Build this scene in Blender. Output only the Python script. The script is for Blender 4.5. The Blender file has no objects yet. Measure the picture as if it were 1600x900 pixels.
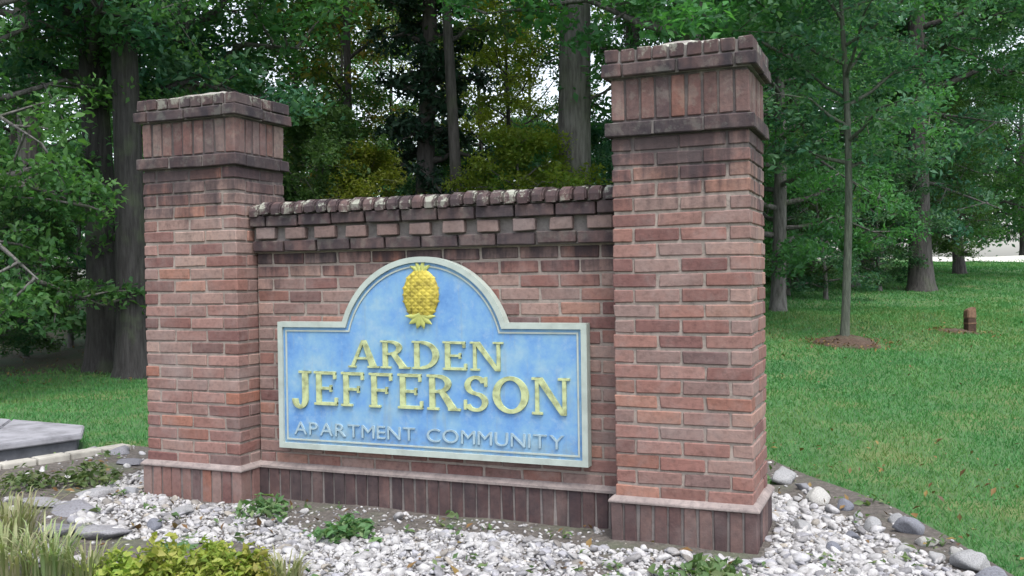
import bpy, bmesh, math, random
import numpy as np
from mathutils import Vector, Matrix

# ------------------------------------------------------------------ camera, sky, sun, exposure
SC = bpy.context.scene
COL = SC.collection
F_PX, CX, CY, CZ, YAW, PITCH, ROLL = 1514.0, 1.2023, -4.1673, 1.1871, 0.4017, -0.0113, -0.0147
_c, _s = math.cos(YAW), math.sin(YAW)
FH = Vector((-_s, _c, 0)); RH = Vector((_c, _s, 0)); UP = Vector((0, 0, 1))
FW = FH * math.cos(PITCH) + UP * math.sin(PITCH)
UU = UP * math.cos(PITCH) - FH * math.sin(PITCH)
RR = RH * math.cos(ROLL) + UU * math.sin(ROLL)
UU = UU * math.cos(ROLL) - RH * math.sin(ROLL)
cam_d = bpy.data.cameras.new('camera')
cam = bpy.data.objects.new('camera', cam_d); COL.objects.link(cam)
cam.matrix_world = Matrix(((RR.x, UU.x, -FW.x, CX), (RR.y, UU.y, -FW.y, CY), (RR.z, UU.z, -FW.z, CZ), (0, 0, 0, 1)))
cam_d.sensor_width = 36.0
cam_d.lens = 36.0 * F_PX / 1600.0
cam_d.shift_x = (800 - 772) / 1600.0
cam_d.clip_start = 0.05; cam_d.clip_end = 2000
SC.camera = cam

SUN_EL, SUN_AZ = math.radians(62), math.radians(138)      # azimuth: compass style, clockwise from +Y
world = bpy.data.worlds.new('World'); SC.world = world; world.use_nodes = True
wn = world.node_tree.nodes; wl = world.node_tree.links
sky = wn.new('ShaderNodeTexSky'); sky.sky_type = 'NISHITA'; sky.sun_disc = False
sky.sun_elevation = SUN_EL; sky.sun_rotation = SUN_AZ
sky.air_density = 1.0; sky.dust_density = 2.5; sky.ozone_density = 1.0
hsv = wn.new('ShaderNodeHueSaturation'); hsv.inputs['Saturation'].default_value = 0.4    # thin overcast: the same sky, greyer all round
wl.new(sky.outputs[0], hsv.inputs['Color']); wl.new(hsv.outputs[0], wn['Background'].inputs[0]); wn['Background'].inputs[1].default_value = 0.15

sun_d = bpy.data.lights.new('sun', 'SUN'); sun_d.energy = 1.2; sun_d.angle = math.radians(25); sun_d.color = (1, 0.96, 0.9)
sun = bpy.data.objects.new('sun', sun_d); COL.objects.link(sun)
sdir = Vector((math.sin(SUN_AZ) * math.cos(SUN_EL), math.cos(SUN_AZ) * math.cos(SUN_EL), math.sin(SUN_EL)))
sun.rotation_euler = sdir.to_track_quat('Z', 'Y').to_euler()
sun.location = (0, -10, 20)
vs = SC.view_settings
vs.view_transform = 'Standard'; vs.look = 'None'; vs.gamma = 1.0; vs.use_curve_mapping = False
vs.exposure = 1.38

# ------------------------------------------------------------------ helpers
rng = np.random.default_rng(7); random.seed(7)
def ray(px, py): return FW + RR * ((px - 772) / F_PX) + UU * ((450 - py) / F_PX)
def rd(r, d): return Vector((CX, CY, 0)) + RH * r + FH * d           # lateral / depth on the ground -> world
def onz(px, py, z=0.0):
    q = ray(px, py); t = (z - CZ) / q.z
    return Vector((CX, CY, CZ)) + q * t
def to_rd(x, y):
    dx, dy = x - CX, y - CY
    return dx * RH.x + dy * RH.y, dx * FH.x + dy * FH.y
def lat(px, d): return (px - 772) / F_PX * d

def sstep(a, b, x):
    t = np.clip((x - a) / (b - a), 0, 1); return t * t * (3 - 2 * t)
def terrain(x, y):
    x = np.asarray(x, float); y = np.asarray(y, float)
    r, d = to_rd(x, y)
    right = sstep(-0.5, 3.0, r - 0.02 * d)
    hr = 0.045 * np.maximum(0, d - 6.0) - 0.048 * np.maximum(0, d - 46)
    hl = 0.045 * np.maximum(0, d - 13.0) - 0.048 * np.maximum(0, d - 45)
    h = hr * right + hl * (1 - right)
    h = h - 0.10 * np.maximum(0, 3.2 - d)
    far = sstep(4.5, 9, d)
    h = h + far * (0.03 * np.sin(x * 0.9 + 1) * np.sin(y * 0.7) + 0.015 * np.sin(x * 2.3 + y * 1.7))
    return h
def tz(x, y): return float(terrain(x, y))

def link(o, parent=None):
    COL.objects.link(o)
    if parent is not None: o.parent = parent
    return o
def tag(o, label=None, cat=None, group=None, kind=None):
    if label: o['label'] = label
    if cat: o['category'] = cat
    if group: o['group'] = group
    if kind: o['kind'] = kind
    return o
def empty(name, loc=(0, 0, 0), rz=0.0):
    o = bpy.data.objects.new(name, None); o.location = loc; o.rotation_euler = (0, 0, rz)
    o.empty_display_size = 0.2
    return link(o)
def mesh_np(name, V, Fs, mat=None, smooth=False, attr=None):
    """V (n,3); Fs (m,k) all faces the same size."""
    me = bpy.data.meshes.new(name)
    V = np.ascontiguousarray(V, np.float32); Fs = np.ascontiguousarray(Fs, np.int32)
    m, k = Fs.shape
    me.vertices.add(len(V)); me.vertices.foreach_set('co', V.ravel())
    me.loops.add(m * k); me.loops.foreach_set('vertex_index', Fs.ravel())
    me.polygons.add(m); me.polygons.foreach_set('loop_start', np.arange(0, m * k, k, dtype=np.int32))
    me.polygons.foreach_set('loop_total', np.full(m, k, np.int32))
    if attr is not None:
        a = me.attributes.new('tint', 'FLOAT', 'POINT'); a.data.foreach_set('value', np.ascontiguousarray(attr, np.float32))
    me.update(calc_edges=True)
    if smooth: me.polygons.foreach_set('use_smooth', np.ones(m, bool))
    if mat: me.materials.append(mat)
    return me
def bm_mesh(name, bm, mat=None, smooth=False):
    me = bpy.data.meshes.new(name); bm.normal_update(); bm.to_mesh(me); bm.free()
    if mat: me.materials.append(mat)
    if smooth: me.polygons.foreach_set('use_smooth', np.ones(len(me.polygons), bool))
    return me
def obj(name, me, parent=None, loc=None):
    o = bpy.data.objects.new(name, me)
    if loc is not None: o.location = loc
    return link(o, parent)
def bm_box(bm, x0, x1, y0, y1, z0, z1):
    vs_ = [bm.verts.new(p) for p in ((x0, y0, z0), (x1, y0, z0), (x1, y1, z0), (x0, y1, z0), (x0, y0, z1), (x1, y0, z1), (x1, y1, z1), (x0, y1, z1))]
    for f in ((3, 2, 1, 0), (4, 5, 6, 7), (0, 1, 5, 4), (1, 2, 6, 5), (2, 3, 7, 6), (3, 0, 4, 7)): bm.faces.new([vs_[i] for i in f])
    return vs_
def box_mesh(name, x0, x1, y0, y1, z0, z1, mat, bev=0.0, seg=2):
    bm = bmesh.new(); bm_box(bm, x0, x1, y0, y1, z0, z1)
    if bev: bmesh.ops.bevel(bm, geom=bm.edges[:], offset=bev, segments=seg, profile=0.6, affect='EDGES')
    return bm_mesh(name, bm, mat)
def tube(V, Fc, pts, rad, n=7, cap=True):
    """append a tapered tube along pts to lists V, Fc (quads)"""
    pts = [Vector(p) for p in pts]; b = len(V)
    for i, p in enumerate(pts):
        t = (pts[min(i + 1, len(pts) - 1)] - pts[max(i - 1, 0)]).normalized()
        a = t.cross(Vector((0.3, 1, 0.1))); a = a.normalized() if a.length > 1e-4 else Vector((1, 0, 0))
        c = t.cross(a)
        for k in range(n):
            w = 2 * math.pi * k / n
            q = p + (a * math.cos(w) + c * math.sin(w)) * rad[i]
            V.append((q.x, q.y, q.z))
    for i in range(len(pts) - 1):
        for k in range(n):
            k2 = (k + 1) % n
            Fc.append((b + i * n + k, b + i * n + k2, b + (i + 1) * n + k2, b + (i + 1) * n + k))

# ------------------------------------------------------------------ materials
def new_mat(name):
    m = bpy.data.materials.new(name); m.use_nodes = True
    return m, m.node_tree.nodes, m.node_tree.links, m.node_tree.nodes['Principled BSDF']
def N(nodes, t, **kw):
    n = nodes.new(t)
    for k, v in kw.items(): setattr(n, k, v)
    return n
def ramp(nodes, stops):
    r = nodes.new('ShaderNodeValToRGB'); e = r.color_ramp.elements
    while len(e) < len(stops): e.new(0.5)
    for i, (p, c) in enumerate(stops):
        e[i].position = p; e[i].color = (*c, 1) if len(c) == 3 else c
    return r
def mixc(nodes, links, fac, a, b, mode='MIX'):
    m = nodes.new('ShaderNodeMix'); m.data_type = 'RGBA'; m.blend_type = mode
    for sock, v in ((m.inputs[0], fac), (m.inputs[6], a), (m.inputs[7], b)):
        if hasattr(v, 'links') or hasattr(v, 'is_linked'): links.new(v, sock)
        elif isinstance(v, (tuple, list)): sock.default_value = (*v, 1) if len(v) == 3 else v
        else: sock.default_value = v
    return m.outputs[2]
def mathn(nodes, links, op, a, b=None, c=None, clamp=False):
    m = nodes.new('ShaderNodeMath'); m.operation = op; m.use_clamp = clamp
    for i, v in enumerate((a, b, c)):
        if v is None: continue
        if hasattr(v, 'is_linked'): links.new(v, m.inputs[i])
        else: m.inputs[i].default_value = v
    return m.outputs[0]
def noise(nodes, links, vec, scale, detail=4, rough=0.55, out=0):
    n = nodes.new('ShaderNodeTexNoise'); n.inputs['Scale'].default_value = scale
    n.inputs['Detail'].default_value = detail; n.inputs['Roughness'].default_value = rough
    if vec is not None: links.new(vec, n.inputs['Vector'])
    return n.outputs[out]
def maprange(nodes, links, v, a, b, lo=0.0, hi=1.0):
    m = nodes.new('ShaderNodeMapRange'); m.interpolation_type = 'SMOOTHSTEP'
    links.new(v, m.inputs[0]); m.inputs[1].default_value = a; m.inputs[2].default_value = b
    m.inputs[3].default_value = lo; m.inputs[4].default_value = hi
    return m.outputs[0]
def bump(nodes, links, h, strength, dist, bsdf):
    b = nodes.new('ShaderNodeBump'); b.inputs['Strength'].default_value = strength; b.inputs['Distance'].default_value = dist
    links.new(h, b.inputs['Height']); links.new(b.outputs[0], bsdf.inputs['Normal'])

STAIN = (0.028, 0.024, 0.030)
def brick_mat(name, stops, stain_z=None, stain_all=0.0, lichen=0.0, mortar=False):
    m, n, l, b = new_mat(name)
    geo = N(n, 'ShaderNodeNewGeometry'); pos = geo.outputs['Position']
    oi = N(n, 'ShaderNodeObjectInfo')
    r = ramp(n, stops)
    if mortar: l.new(noise(n, l, pos, 9, 5), r.inputs[0])
    else: l.new(oi.outputs['Random'], r.inputs[0])
    n1 = noise(n, l, pos, 45, 6, 0.65)
    col = mixc(n, l, 1.0, r.outputs[0], ramp_out(n, l, n1, [(0.25, (0.62, 0.62, 0.63)), (0.5, (1, 1, 1)), (0.8, (1.22, 1.2, 1.18))]), 'MULTIPLY')
    # pale efflorescence / mortar smear blotches
    n2 = maprange(n, l, noise(n, l, pos, 5, 8, 0.7), 0.42, 0.80, 0, 0.55)
    col = mixc(n, l, n2, col, (0.26, 0.215, 0.205))
    n5 = maprange(n, l, noise(n, l, pos, 120, 3, 0.6), 0.66, 0.76, 0, 0.55)
    col = mixc(n, l, n5, col, (0.10, 0.06, 0.055))
    # dark run-off stain: stretched vertical streaks
    mp = N(n, 'ShaderNodeMapping'); l.new(pos, mp.inputs[0]); mp.inputs['Scale'].default_value = (1, 1, 0.13)
    st = noise(n, l, mp.outputs[0], 16, 5, 0.6)
    bl = noise(n, l, pos, 7, 6, 0.65)
    if stain_z:
        sep = N(n, 'ShaderNodeSeparateXYZ'); l.new(pos, sep.inputs[0])
        h = maprange(n, l, sep.outputs[2], stain_z[0], stain_z[1], 0.0, 1.0)
        s = mathn(n, l, 'ADD', mathn(n, l, 'MULTIPLY', st, 0.7), mathn(n, l, 'MULTIPLY', bl, 0.5))
        s = mathn(n, l, 'ADD', s, mathn(n, l, 'MULTIPLY', h, 0.5))
        s = maprange(n, l, s, 0.78, 1.12, 0, stain_z[2])
        s = mathn(n, l, 'MULTIPLY', s, mathn(n, l, 'GREATER_THAN', h, 0.001))
        s = mathn(n, l, 'MULTIPLY', s, maprange(n, l, h, 0.0, 0.35))
        col = mixc(n, l, s, col, STAIN)
    if stain_all:
        s = mathn(n, l, 'ADD', mathn(n, l, 'MULTIPLY', st, 0.45), mathn(n, l, 'MULTIPLY', bl, 0.55))
        s = maprange(n, l, s, 0.32, 0.62, stain_all * 0.45, stain_all)
        col = mixc(n, l, s, col, STAIN)
    if lichen:
        q = maprange(n, l, noise(n, l, pos, 13, 6, 0.7), 0.5, 0.62, 0, lichen)
        sp2 = N(n, 'ShaderNodeSeparateXYZ'); l.new(geo.outputs['Normal'], sp2.inputs[0])
        q = mathn(n, l, 'MULTIPLY', q, maprange(n, l, sp2.outputs[2], -0.3, 0.6, 0.35, 1.0))
        col = mixc(n, l, q, col, (0.36, 0.38, 0.32))
    l.new(col, b.inputs['Base Color']); b.inputs['Roughness'].default_value = 0.92
    b.inputs['Specular IOR Level'].default_value = 0.25
    hh = mathn(n, l, 'ADD', noise(n, l, pos, 90, 5, 0.7), mathn(n, l, 'MULTIPLY', noise(n, l, pos, 20, 3), 0.6))
    bump(n, l, hh, 0.6, 0.004, b)
    return m
def ramp_out(n, l, fac, stops):
    r = ramp(n, stops); l.new(fac, r.inputs[0]); return r.outputs[0]

BR = [(0.0, (0.190, 0.093, 0.080)), (0.14, (0.240, 0.142, 0.125)), (0.28, (0.138, 0.068, 0.064)), (0.42, (0.215, 0.112, 0.094)),
      (0.56, (0.190, 0.130, 0.120)), (0.70, (0.255, 0.168, 0.146)), (0.82, (0.110, 0.070, 0.070)), (0.92, (0.250, 0.112, 0.080)), (1.0, (0.270, 0.190, 0.165))]
BRP = [(0.0, (0.110, 0.060, 0.056)), (0.25, (0.180, 0.104, 0.092)), (0.5, (0.075, 0.050, 0.050)), (0.75, (0.150, 0.100, 0.092)), (1.0, (0.200, 0.122, 0.106))]
M_brick = brick_mat('brick_weathered', BR, stain_z=(1.10, 1.85, 0.8))
M_wallbrick = brick_mat('brick_weathered_wall', BR, stain_z=(0.95, 1.42, 0.9))
M_dark = brick_mat('brick_blackened', BRP, stain_all=0.9, lichen=0.16)
M_cap = brick_mat('brick_cap', BRP, stain_all=0.97, lichen=0.22)
M_coping = brick_mat('brick_coping', BRP, stain_all=0.85, lichen=0.75)
M_frieze = brick_mat('brick_frieze', BR, stain_all=0.55, lichen=0.2)
M_dentil = brick_mat('brick_pale', [(0, (0.23, 0.165, 0.15)), (0.5, (0.19, 0.12, 0.105)), (1, (0.25, 0.19, 0.18))], stain_all=0.42)
M_plinth = brick_mat('brick_plinth', BRP, stain_all=0.55)
M_plinthdark = brick_mat('brick_plinth_dark', BRP, stain_all=0.8)  # wall plinth bricks, darker all over
M_mortar = brick_mat('mortar', [(0.3, (0.22, 0.185, 0.165)), (0.7, (0.295, 0.25, 0.225))], stain_z=(1.25, 1.85, 0.8), mortar=True)
M_mortardark = brick_mat('mortar_dark', [(0.3, (0.20, 0.18, 0.17)), (0.7, (0.27, 0.245, 0.235))], stain_all=0.45, mortar=True)
M_ledge = brick_mat('mortar_ledge', [(0.3, (0.25, 0.21, 0.20)), (0.7, (0.34, 0.29, 0.275))], stain_all=0.3, mortar=True)
M_wash = brick_mat('mortar_wash', [(0.3, (0.30, 0.28, 0.26)), (0.7, (0.42, 0.40, 0.37))], stain_all=0.35, lichen=0.7, mortar=True)

def leaf_mat(name, stops, trans=0.35, vary=0.5):
    m, n, l, b = new_mat(name)
    at = N(n, 'ShaderNodeAttribute', attribute_name='tint')
    oi = N(n, 'ShaderNodeObjectInfo')
    f = mathn(n, l, 'FRACT', mathn(n, l, 'ADD', at.outputs['Fac'], mathn(n, l, 'MULTIPLY', oi.outputs['Random'], 0.0)))
    c = ramp_out(n, l, f, stops)
    hs = N(n, 'ShaderNodeHueSaturation'); l.new(c, hs.inputs['Color'])
    l.new(maprange(n, l, oi.outputs['Random'], 0, 1, 0.48, 0.53), hs.inputs['Hue'])
    l.new(maprange(n, l, oi.outputs['Random'], 0, 1, 0.8, 1.2), hs.inputs['Value'])
    b.inputs['Roughness'].default_value = 0.55; b.inputs['Specular IOR Level'].default_value = 0.3
    l.new(hs.outputs[0], b.inputs['Base Color'])
    tr = N(n, 'ShaderNodeBsdfTranslucent'); l.new(mixc(n, l, 1.0, hs.outputs[0], (1.1, 1.25, 0.6), 'MULTIPLY'), tr.inputs[0])
    mx = N(n, 'ShaderNodeMixShader'); mx.inputs[0].default_value = trans
    l.new(b.outputs[0], mx.inputs[1]); l.new(tr.outputs[0], mx.inputs[2])
    l.new(mx.outputs[0], n['Material Output'].inputs[0])
    return m
M_leaf = leaf_mat('leaf_green', [(0, (0.045, 0.12, 0.045)), (0.3, (0.065, 0.165, 0.055)), (0.6, (0.10, 0.205, 0.06)), (0.85, (0.055, 0.14, 0.065)), (1, (0.16, 0.24, 0.075))], trans=0.48)
M_leafcool = leaf_mat('leaf_bluegreen', [(0, (0.030, 0.10, 0.055)), (0.35, (0.048, 0.14, 0.075)), (0.7, (0.08, 0.18, 0.085)), (1, (0.13, 0.22, 0.12))], trans=0.48)
M_leafyel = leaf_mat('leaf_yellowgreen', [(0, (0.15, 0.20, 0.03)), (0.4, (0.20, 0.25, 0.035)), (0.7, (0.13, 0.22, 0.045)), (1, (0.27, 0.28, 0.06))], trans=0.6)
M_leafautumn = leaf_mat('leaf_turning', [(0, (0.06, 0.12, 0.03)), (0.5, (0.10, 0.15, 0.03)), (0.75, (0.22, 0.16, 0.03)), (1, (0.26, 0.10, 0.03))])
M_needle = leaf_mat('needle_dark', [(0, (0.012, 0.035, 0.022)), (0.5, (0.02, 0.05, 0.03)), (1, (0.03, 0.065, 0.03))], trans=0.1)
M_weed = leaf_mat('weed_leaf', [(0, (0.07, 0.13, 0.05)), (0.5, (0.10, 0.17, 0.065)), (1, (0.17, 0.21, 0.10))])
M_lime = leaf_mat('lime_leaf', [(0, (0.17, 0.24, 0.04)), (0.5, (0.26, 0.30, 0.055)), (1, (0.34, 0.33, 0.09))], trans=0.4)
M_straw = leaf_mat('straw_leaf', [(0, (0.26, 0.26, 0.14)), (0.5, (0.20, 0.26, 0.11)), (1, (0.36, 0.34, 0.22))])
M_blade = leaf_mat('grass_blade', [(0, (0.038, 0.135, 0.040)), (0.35, (0.058, 0.175, 0.048)), (0.62, (0.085, 0.195, 0.055)), (0.85, (0.125, 0.20, 0.062)), (1, (0.20, 0.205, 0.09))], trans=0.3)

def bark_mat(name, a, bcol, sc=18):
    m, n, l, b = new_mat(name)
    tc = N(n, 'ShaderNodeTexCoord'); mp = N(n, 'ShaderNodeMapping'); l.new(tc.outputs['Object'], mp.inputs[0]); mp.inputs['Scale'].default_value = (1, 1, 0.14)
    f = noise(n, l, mp.outputs[0], sc, 6, 0.65)
    c = ramp_out(n, l, f, [(0.32, a), (0.62, bcol)])
    ml = maprange(n, l, noise(n, l, tc.outputs['Object'], 2.2, 5), 0.5, 0.7, 0, 0.5)
    c = mixc(n, l, ml, c, (0.07, 0.09, 0.05))
    l.new(c, b.inputs['Base Color']); b.inputs['Roughness'].default_value = 0.95
    bump(n, l, f, 0.9, 0.03, b)
    return m
M_bark = bark_mat('bark_grey', (0.045, 0.042, 0.04), (0.15, 0.145, 0.14))
M_barkdark = bark_mat('bark_dark', (0.022, 0.02, 0.02), (0.085, 0.078, 0.076))
M_barkshade = bark_mat('bark_blackish', (0.014, 0.013, 0.013), (0.05, 0.047, 0.048))
M_barkyoung = bark_mat('bark_young', (0.03, 0.036, 0.028), (0.085, 0.098, 0.075), 30)

def stone_mat(name, stops, sc=18, attr=False):
    m, n, l, b = new_mat(name)
    tc = N(n, 'ShaderNodeTexCoord')
    oi = N(n, 'ShaderNodeObjectInfo')
    if attr: f = N(n, 'ShaderNodeAttribute', attribute_name='tint').outputs['Fac']
    else: f = oi.outputs['Random']
    c = ramp_out(n, l, f, stops)
    nz = noise(n, l, tc.outputs['Object'], sc, 6, 0.65)
    c = mixc(n, l, 1.0, c, ramp_out(n, l, nz, [(0.25, (0.55, 0.54, 0.52)), (0.55, (1, 1, 1)), (0.8, (1.15, 1.15, 1.15))]), 'MULTIPLY')
    l.new(c, b.inputs['Base Color']); b.inputs['Roughness'].default_value = 0.85
    bump(n, l, nz, 0.8, 0.012, b)
    return m
M_pebble = stone_mat('pebble_white', [(0, (0.20, 0.195, 0.20)), (0.15, (0.30, 0.295, 0.30)), (0.45, (0.39, 0.385, 0.39)), (0.7, (0.43, 0.425, 0.43)), (0.85, (0.27, 0.27, 0.30)), (0.94, (0.12, 0.115, 0.115)), (1, (0.34, 0.31, 0.27))], 25, True)
M_rock = stone_mat('rock_grey', [(0, (0.24, 0.25, 0.275)), (0.3, (0.38, 0.38, 0.38)), (0.6, (0.16, 0.17, 0.21)), (0.8, (0.42, 0.415, 0.40)), (1, (0.28, 0.275, 0.27))], 14)
M_slate = stone_mat('slate_grey', [(0, (0.13, 0.13, 0.15)), (0.5, (0.22, 0.22, 0.245)), (1, (0.30, 0.30, 0.31))], 12)

def ground_mat():
    m, n, l, b = new_mat('lawn_and_litter')
    geo = N(n, 'ShaderNodeNewGeometry'); pos = geo.outputs['Position']
    at = N(n, 'ShaderNodeAttribute', attribute_name='tint')            # 0 lawn .. 1 forest floor
    fine = noise(n, l, pos, 30, 6, 0.7); mid = noise(n, l, pos, 1.3, 5, 0.6); big = noise(n, l, pos, 0.35, 4, 0.55)
    lawn = ramp_out(n, l, fine, [(0.3, (0.035, 0.09, 0.03)), (0.55, (0.06, 0.145, 0.045)), (0.8, (0.10, 0.18, 0.065))])
    lawn = mixc(n, l, maprange(n, l, mid, 0.45, 0.66, 0, 0.6), lawn, (0.17, 0.18, 0.065))
    lawn = mixc(n, l, maprange(n, l, big, 0.52, 0.66, 0, 0.4), lawn, (0.05, 0.15, 0.05))
    lit = ramp_out(n, l, fine, [(0.3, (0.03, 0.032, 0.018)), (0.6, (0.065, 0.06, 0.035)), (0.8, (0.10, 0.085, 0.05))])
    lit = mixc(n, l, maprange(n, l, mid, 0.42, 0.6, 0, 0.8), lit, (0.03, 0.065, 0.022))
    f = mathn(n, l, 'ADD', at.outputs['Fac'], mathn(n, l, 'MULTIPLY', mathn(n, l, 'SUBTRACT', mid, 0.5), 0.6))
    c = mixc(n, l, maprange(n, l, f, 0.35, 0.65), lawn, lit)
    l.new(c, b.inputs['Base Color']); b.inputs['Roughness'].default_value = 0.95
    bump(n, l, fine, 0.8, 0.03, b)
    return m
def mulch_mat(name, a, bb, cc, sc=35):
    m, n, l, b = new_mat(name)
    geo = N(n, 'ShaderNodeNewGeometry'); pos = geo.outputs['Position']
    f = noise(n, l, pos, sc, 6, 0.75); g = noise(n, l, pos, 3, 4)
    c = ramp_out(n, l, f, [(0.3, a), (0.55, bb), (0.78, cc)])
    c = mixc(n, l, maprange(n, l, g, 0.5, 0.68, 0, 0.5), c, (0.10, 0.13, 0.07))
    l.new(c, b.inputs['Base Color']); b.inputs['Roughness'].default_value = 0.95
    bump(n, l, f, 1.0, 0.02, b)
    return m
def plain_mat(name, col, rough=0.6, var=0.12, sc=8, bmp=0.15, spec=0.3):
    m, n, l, b = new_mat(name)
    tc = N(n, 'ShaderNodeTexCoord')
    f = noise(n, l, tc.outputs['Object'], sc, 6, 0.65)
    lo = tuple(x * (1 - var * 2) for x in col); hi = tuple(min(1, x * (1 + var)) for x in col)
    l.new(ramp_out(n, l, f, [(0.3, lo), (0.55, col), (0.8, hi)]), b.inputs['Base Color'])
    b.inputs['Roughness'].default_value = rough; b.inputs['Specular IOR Level'].default_value = spec
    if bmp: bump(n, l, f, bmp, 0.004, b)
    return m
M_ground = ground_mat()
M_mulch = mulch_mat('bed_mulch', (0.05, 0.045, 0.04), (0.12, 0.105, 0.095), (0.26, 0.24, 0.22))
M_treemulch = mulch_mat('tree_mulch', (0.035, 0.022, 0.016), (0.08, 0.05, 0.035), (0.13, 0.085, 0.055), 25)
M_concrete = plain_mat('concrete_pale', (0.25, 0.25, 0.275), 0.9, 0.25, 6, 0.4)
M_concedge = plain_mat('concrete_shadow_edge', (0.10, 0.105, 0.12), 0.9, 0.2, 8, 0.3)  # dark tone paints the shadow on the slab's edge into the colour
M_kerb = plain_mat('kerb_stone', (0.36, 0.345, 0.31), 0.9, 0.18, 7, 0.3)

# ------------------------------------------------------------------ terrain
# planting bed outline, world metres
BED = [onz(1205, 722), onz(1290, 757), onz(1400, 797), onz(1480, 838), onz(1560, 890), onz(1660, 960)]
BED = [(p.x, p.y) for p in BED] + [(2.3, -1.9), (1.6, -3.2), (-1.4, -3.6), (-3.6, -2.6), (-4.9, -0.6), (-4.65, 0.55), (-4.05, 1.25), (-3.4, 1.35), (-2.8, 1.3), (-1.2, 1.35), (-0.2, 1.7)]
def in_poly(x, y, poly):
    x = np.asarray(x); y = np.asarray(y); ins = np.zeros(x.shape, bool); j = len(poly) - 1
    for i in range(len(poly)):
        xi, yi = poly[i]; xj, yj = poly[j]
        c = ((yi > y) != (yj > y)) & (x < (xj - xi) * (y - yi) / (yj - yi + 1e-12) + xi)
        ins ^= c; j = i
    return ins
def forest_edge(r):                                     # depth where the lawn gives way to woodland floor
    return np.where(r < -0.5, 12.6 + 0.25 * np.sin(r * 1.3), 12.6 + (np.minimum(r, 4) + 0.5) * 2.6) + np.where(r > 6, (r - 6) * 4.0, 0)
def axis_pts(c, lo, hi, fine, n):
    t = np.linspace(-1, 1, n); u = np.sign(t) * (np.abs(t) * 0.12 + 0.88 * np.abs(t) ** 3.2)
    return c + np.where(u < 0, -u * (lo - c), u * (hi - c))
RS = axis_pts(0, -160, 160, 0, 261); DS = axis_pts(8, -30, 300, 0, 261)
gr, gd = np.meshgrid(RS, DS)
gx = CX + RH.x * gr + FH.x * gd; gy = CY + RH.y * gr + FH.y * gd
gz = terrain(gx, gy)
n1, n2 = gx.shape
idx = np.arange(n1 * n2).reshape(n1, n2)
Fq = np.stack([idx[:-1, :-1], idx[:-1, 1:], idx[1:, 1:], idx[1:, :-1]], -1).reshape(-1, 4)
zone = sstep(-0.9, 0.9, gd - forest_edge(gr))
ground = obj('ground', mesh_np('ground', np.stack([gx, gy, gz], -1).reshape(-1, 3), Fq, M_ground, True, zone.ravel()))
tag(ground, 'green lawn rising behind the brick sign into woodland floor', kind='structure')

# the bed: a gently mounded sheet of mulch
def sheet(name, poly, step, zfun, mat):
    P = np.array(poly); x0, y0 = P.min(0) - 0.01; x1, y1 = P.max(0) + 0.01
    bm = bmesh.new()
    vs_ = [bm.verts.new((p[0], p[1], 0)) for p in poly]
    f = bm.faces.new(vs_)
    for ax, a, b_ in ((0, x0, x1), (1, y0, y1)):
        t = a + step
        while t < b_:
            co = (t, 0, 0) if ax == 0 else (0, t, 0); no = (1, 0, 0) if ax == 0 else (0, 1, 0)
            bmesh.ops.bisect_plane(bm, geom=bm.verts[:] + bm.edges[:] + bm.faces[:], plane_co=co, plane_no=no); t += step
    for v in bm.verts: v.co.z = zfun(v.co.x, v.co.y)
    bmesh.ops.recalc_face_normals(bm, faces=bm.faces[:])
    for f in bm.faces:
        if f.normal.z < 0: f.normal_flip()
    return bm_mesh(name, bm, mat, True)
def bedz(x, y): return tz(x, y) + 0.012 + 0.012 * math.sin(3.1 * x + 0.4) * math.sin(2.7 * y) + 0.006 * math.sin(9 * x + 5 * y)
bed = obj('planting_bed', sheet('planting_bed', BED, 0.12, bedz, M_mulch))
tag(bed, 'dark mulched planting bed around the foot of the brick sign', kind='structure')

# pale slab and edging at the left
def prism(name, top, z0, z1, mat, bev=0.0):
    bm = bmesh.new()
    a = [bm.verts.new((x, y, z1)) for x, y in top]; b = [bm.verts.new((x, y, z0)) for x, y in top]
    bm.faces.new(a); bm.faces.new(b[::-1])
    for i in range(len(top)):
        j = (i + 1) % len(top); bm.faces.new((a[j], a[i], b[i], b[j]))
    bmesh.ops.recalc_face_normals(bm, faces=bm.faces[:])
    if bev: bmesh.ops.bevel(bm, geom=bm.edges[:], offset=bev, segments=2, affect='EDGES')
    return bm_mesh(name, bm, mat)
ST = 0.13
c1 = onz(132, 664, ST); c2 = onz(128, 677, ST); c3 = onz(0, 694, ST); c4 = onz(0, 653, ST)
ext = (c3 - c2).normalized(); ext2 = (c4 - c1).normalized()
slab_top = [(c1.x, c1.y), (c2.x, c2.y), (c3.x + ext.x * 2.5, c3.y + ext.y * 2.5), (c4.x + ext2.x * 2.5, c4.y + ext2.y * 2.5)]
cxm = sum(p[0] for p in slab_top) / 4; cym = sum(p[1] for p in slab_top) / 4
inner = [(x + (cxm - x) * 0.03, y + (cym - y) * 0.03) for x, y in slab_top]
pv = empty('pavement_slab', (0, 0, 0)); tag(pv, 'pale concrete slab with edge coloured dark like shadow, left of the brick sign', 'slab', kind='thing')
def lerp2(p, q, t): return (p[0] + (q[0] - p[0]) * t, p[1] + (q[1] - p[1]) * t)
for t0, t1 in ((0, .235), (.24, .62), (.625, 1)):         # cast in separate panels
    bay = [lerp2(slab_top[0], slab_top[3], t0), lerp2(slab_top[1], slab_top[2], t0), lerp2(slab_top[1], slab_top[2], t1), lerp2(slab_top[0], slab_top[3], t1)]
    obj('slab_panel', prism('slab_panel', bay, ST - 0.045, ST + random.uniform(-.003, .003), M_concrete, 0.008), pv)
obj('slab_base', prism('slab_base', inner, -0.03, ST - 0.0455, M_concedge), pv)
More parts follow.
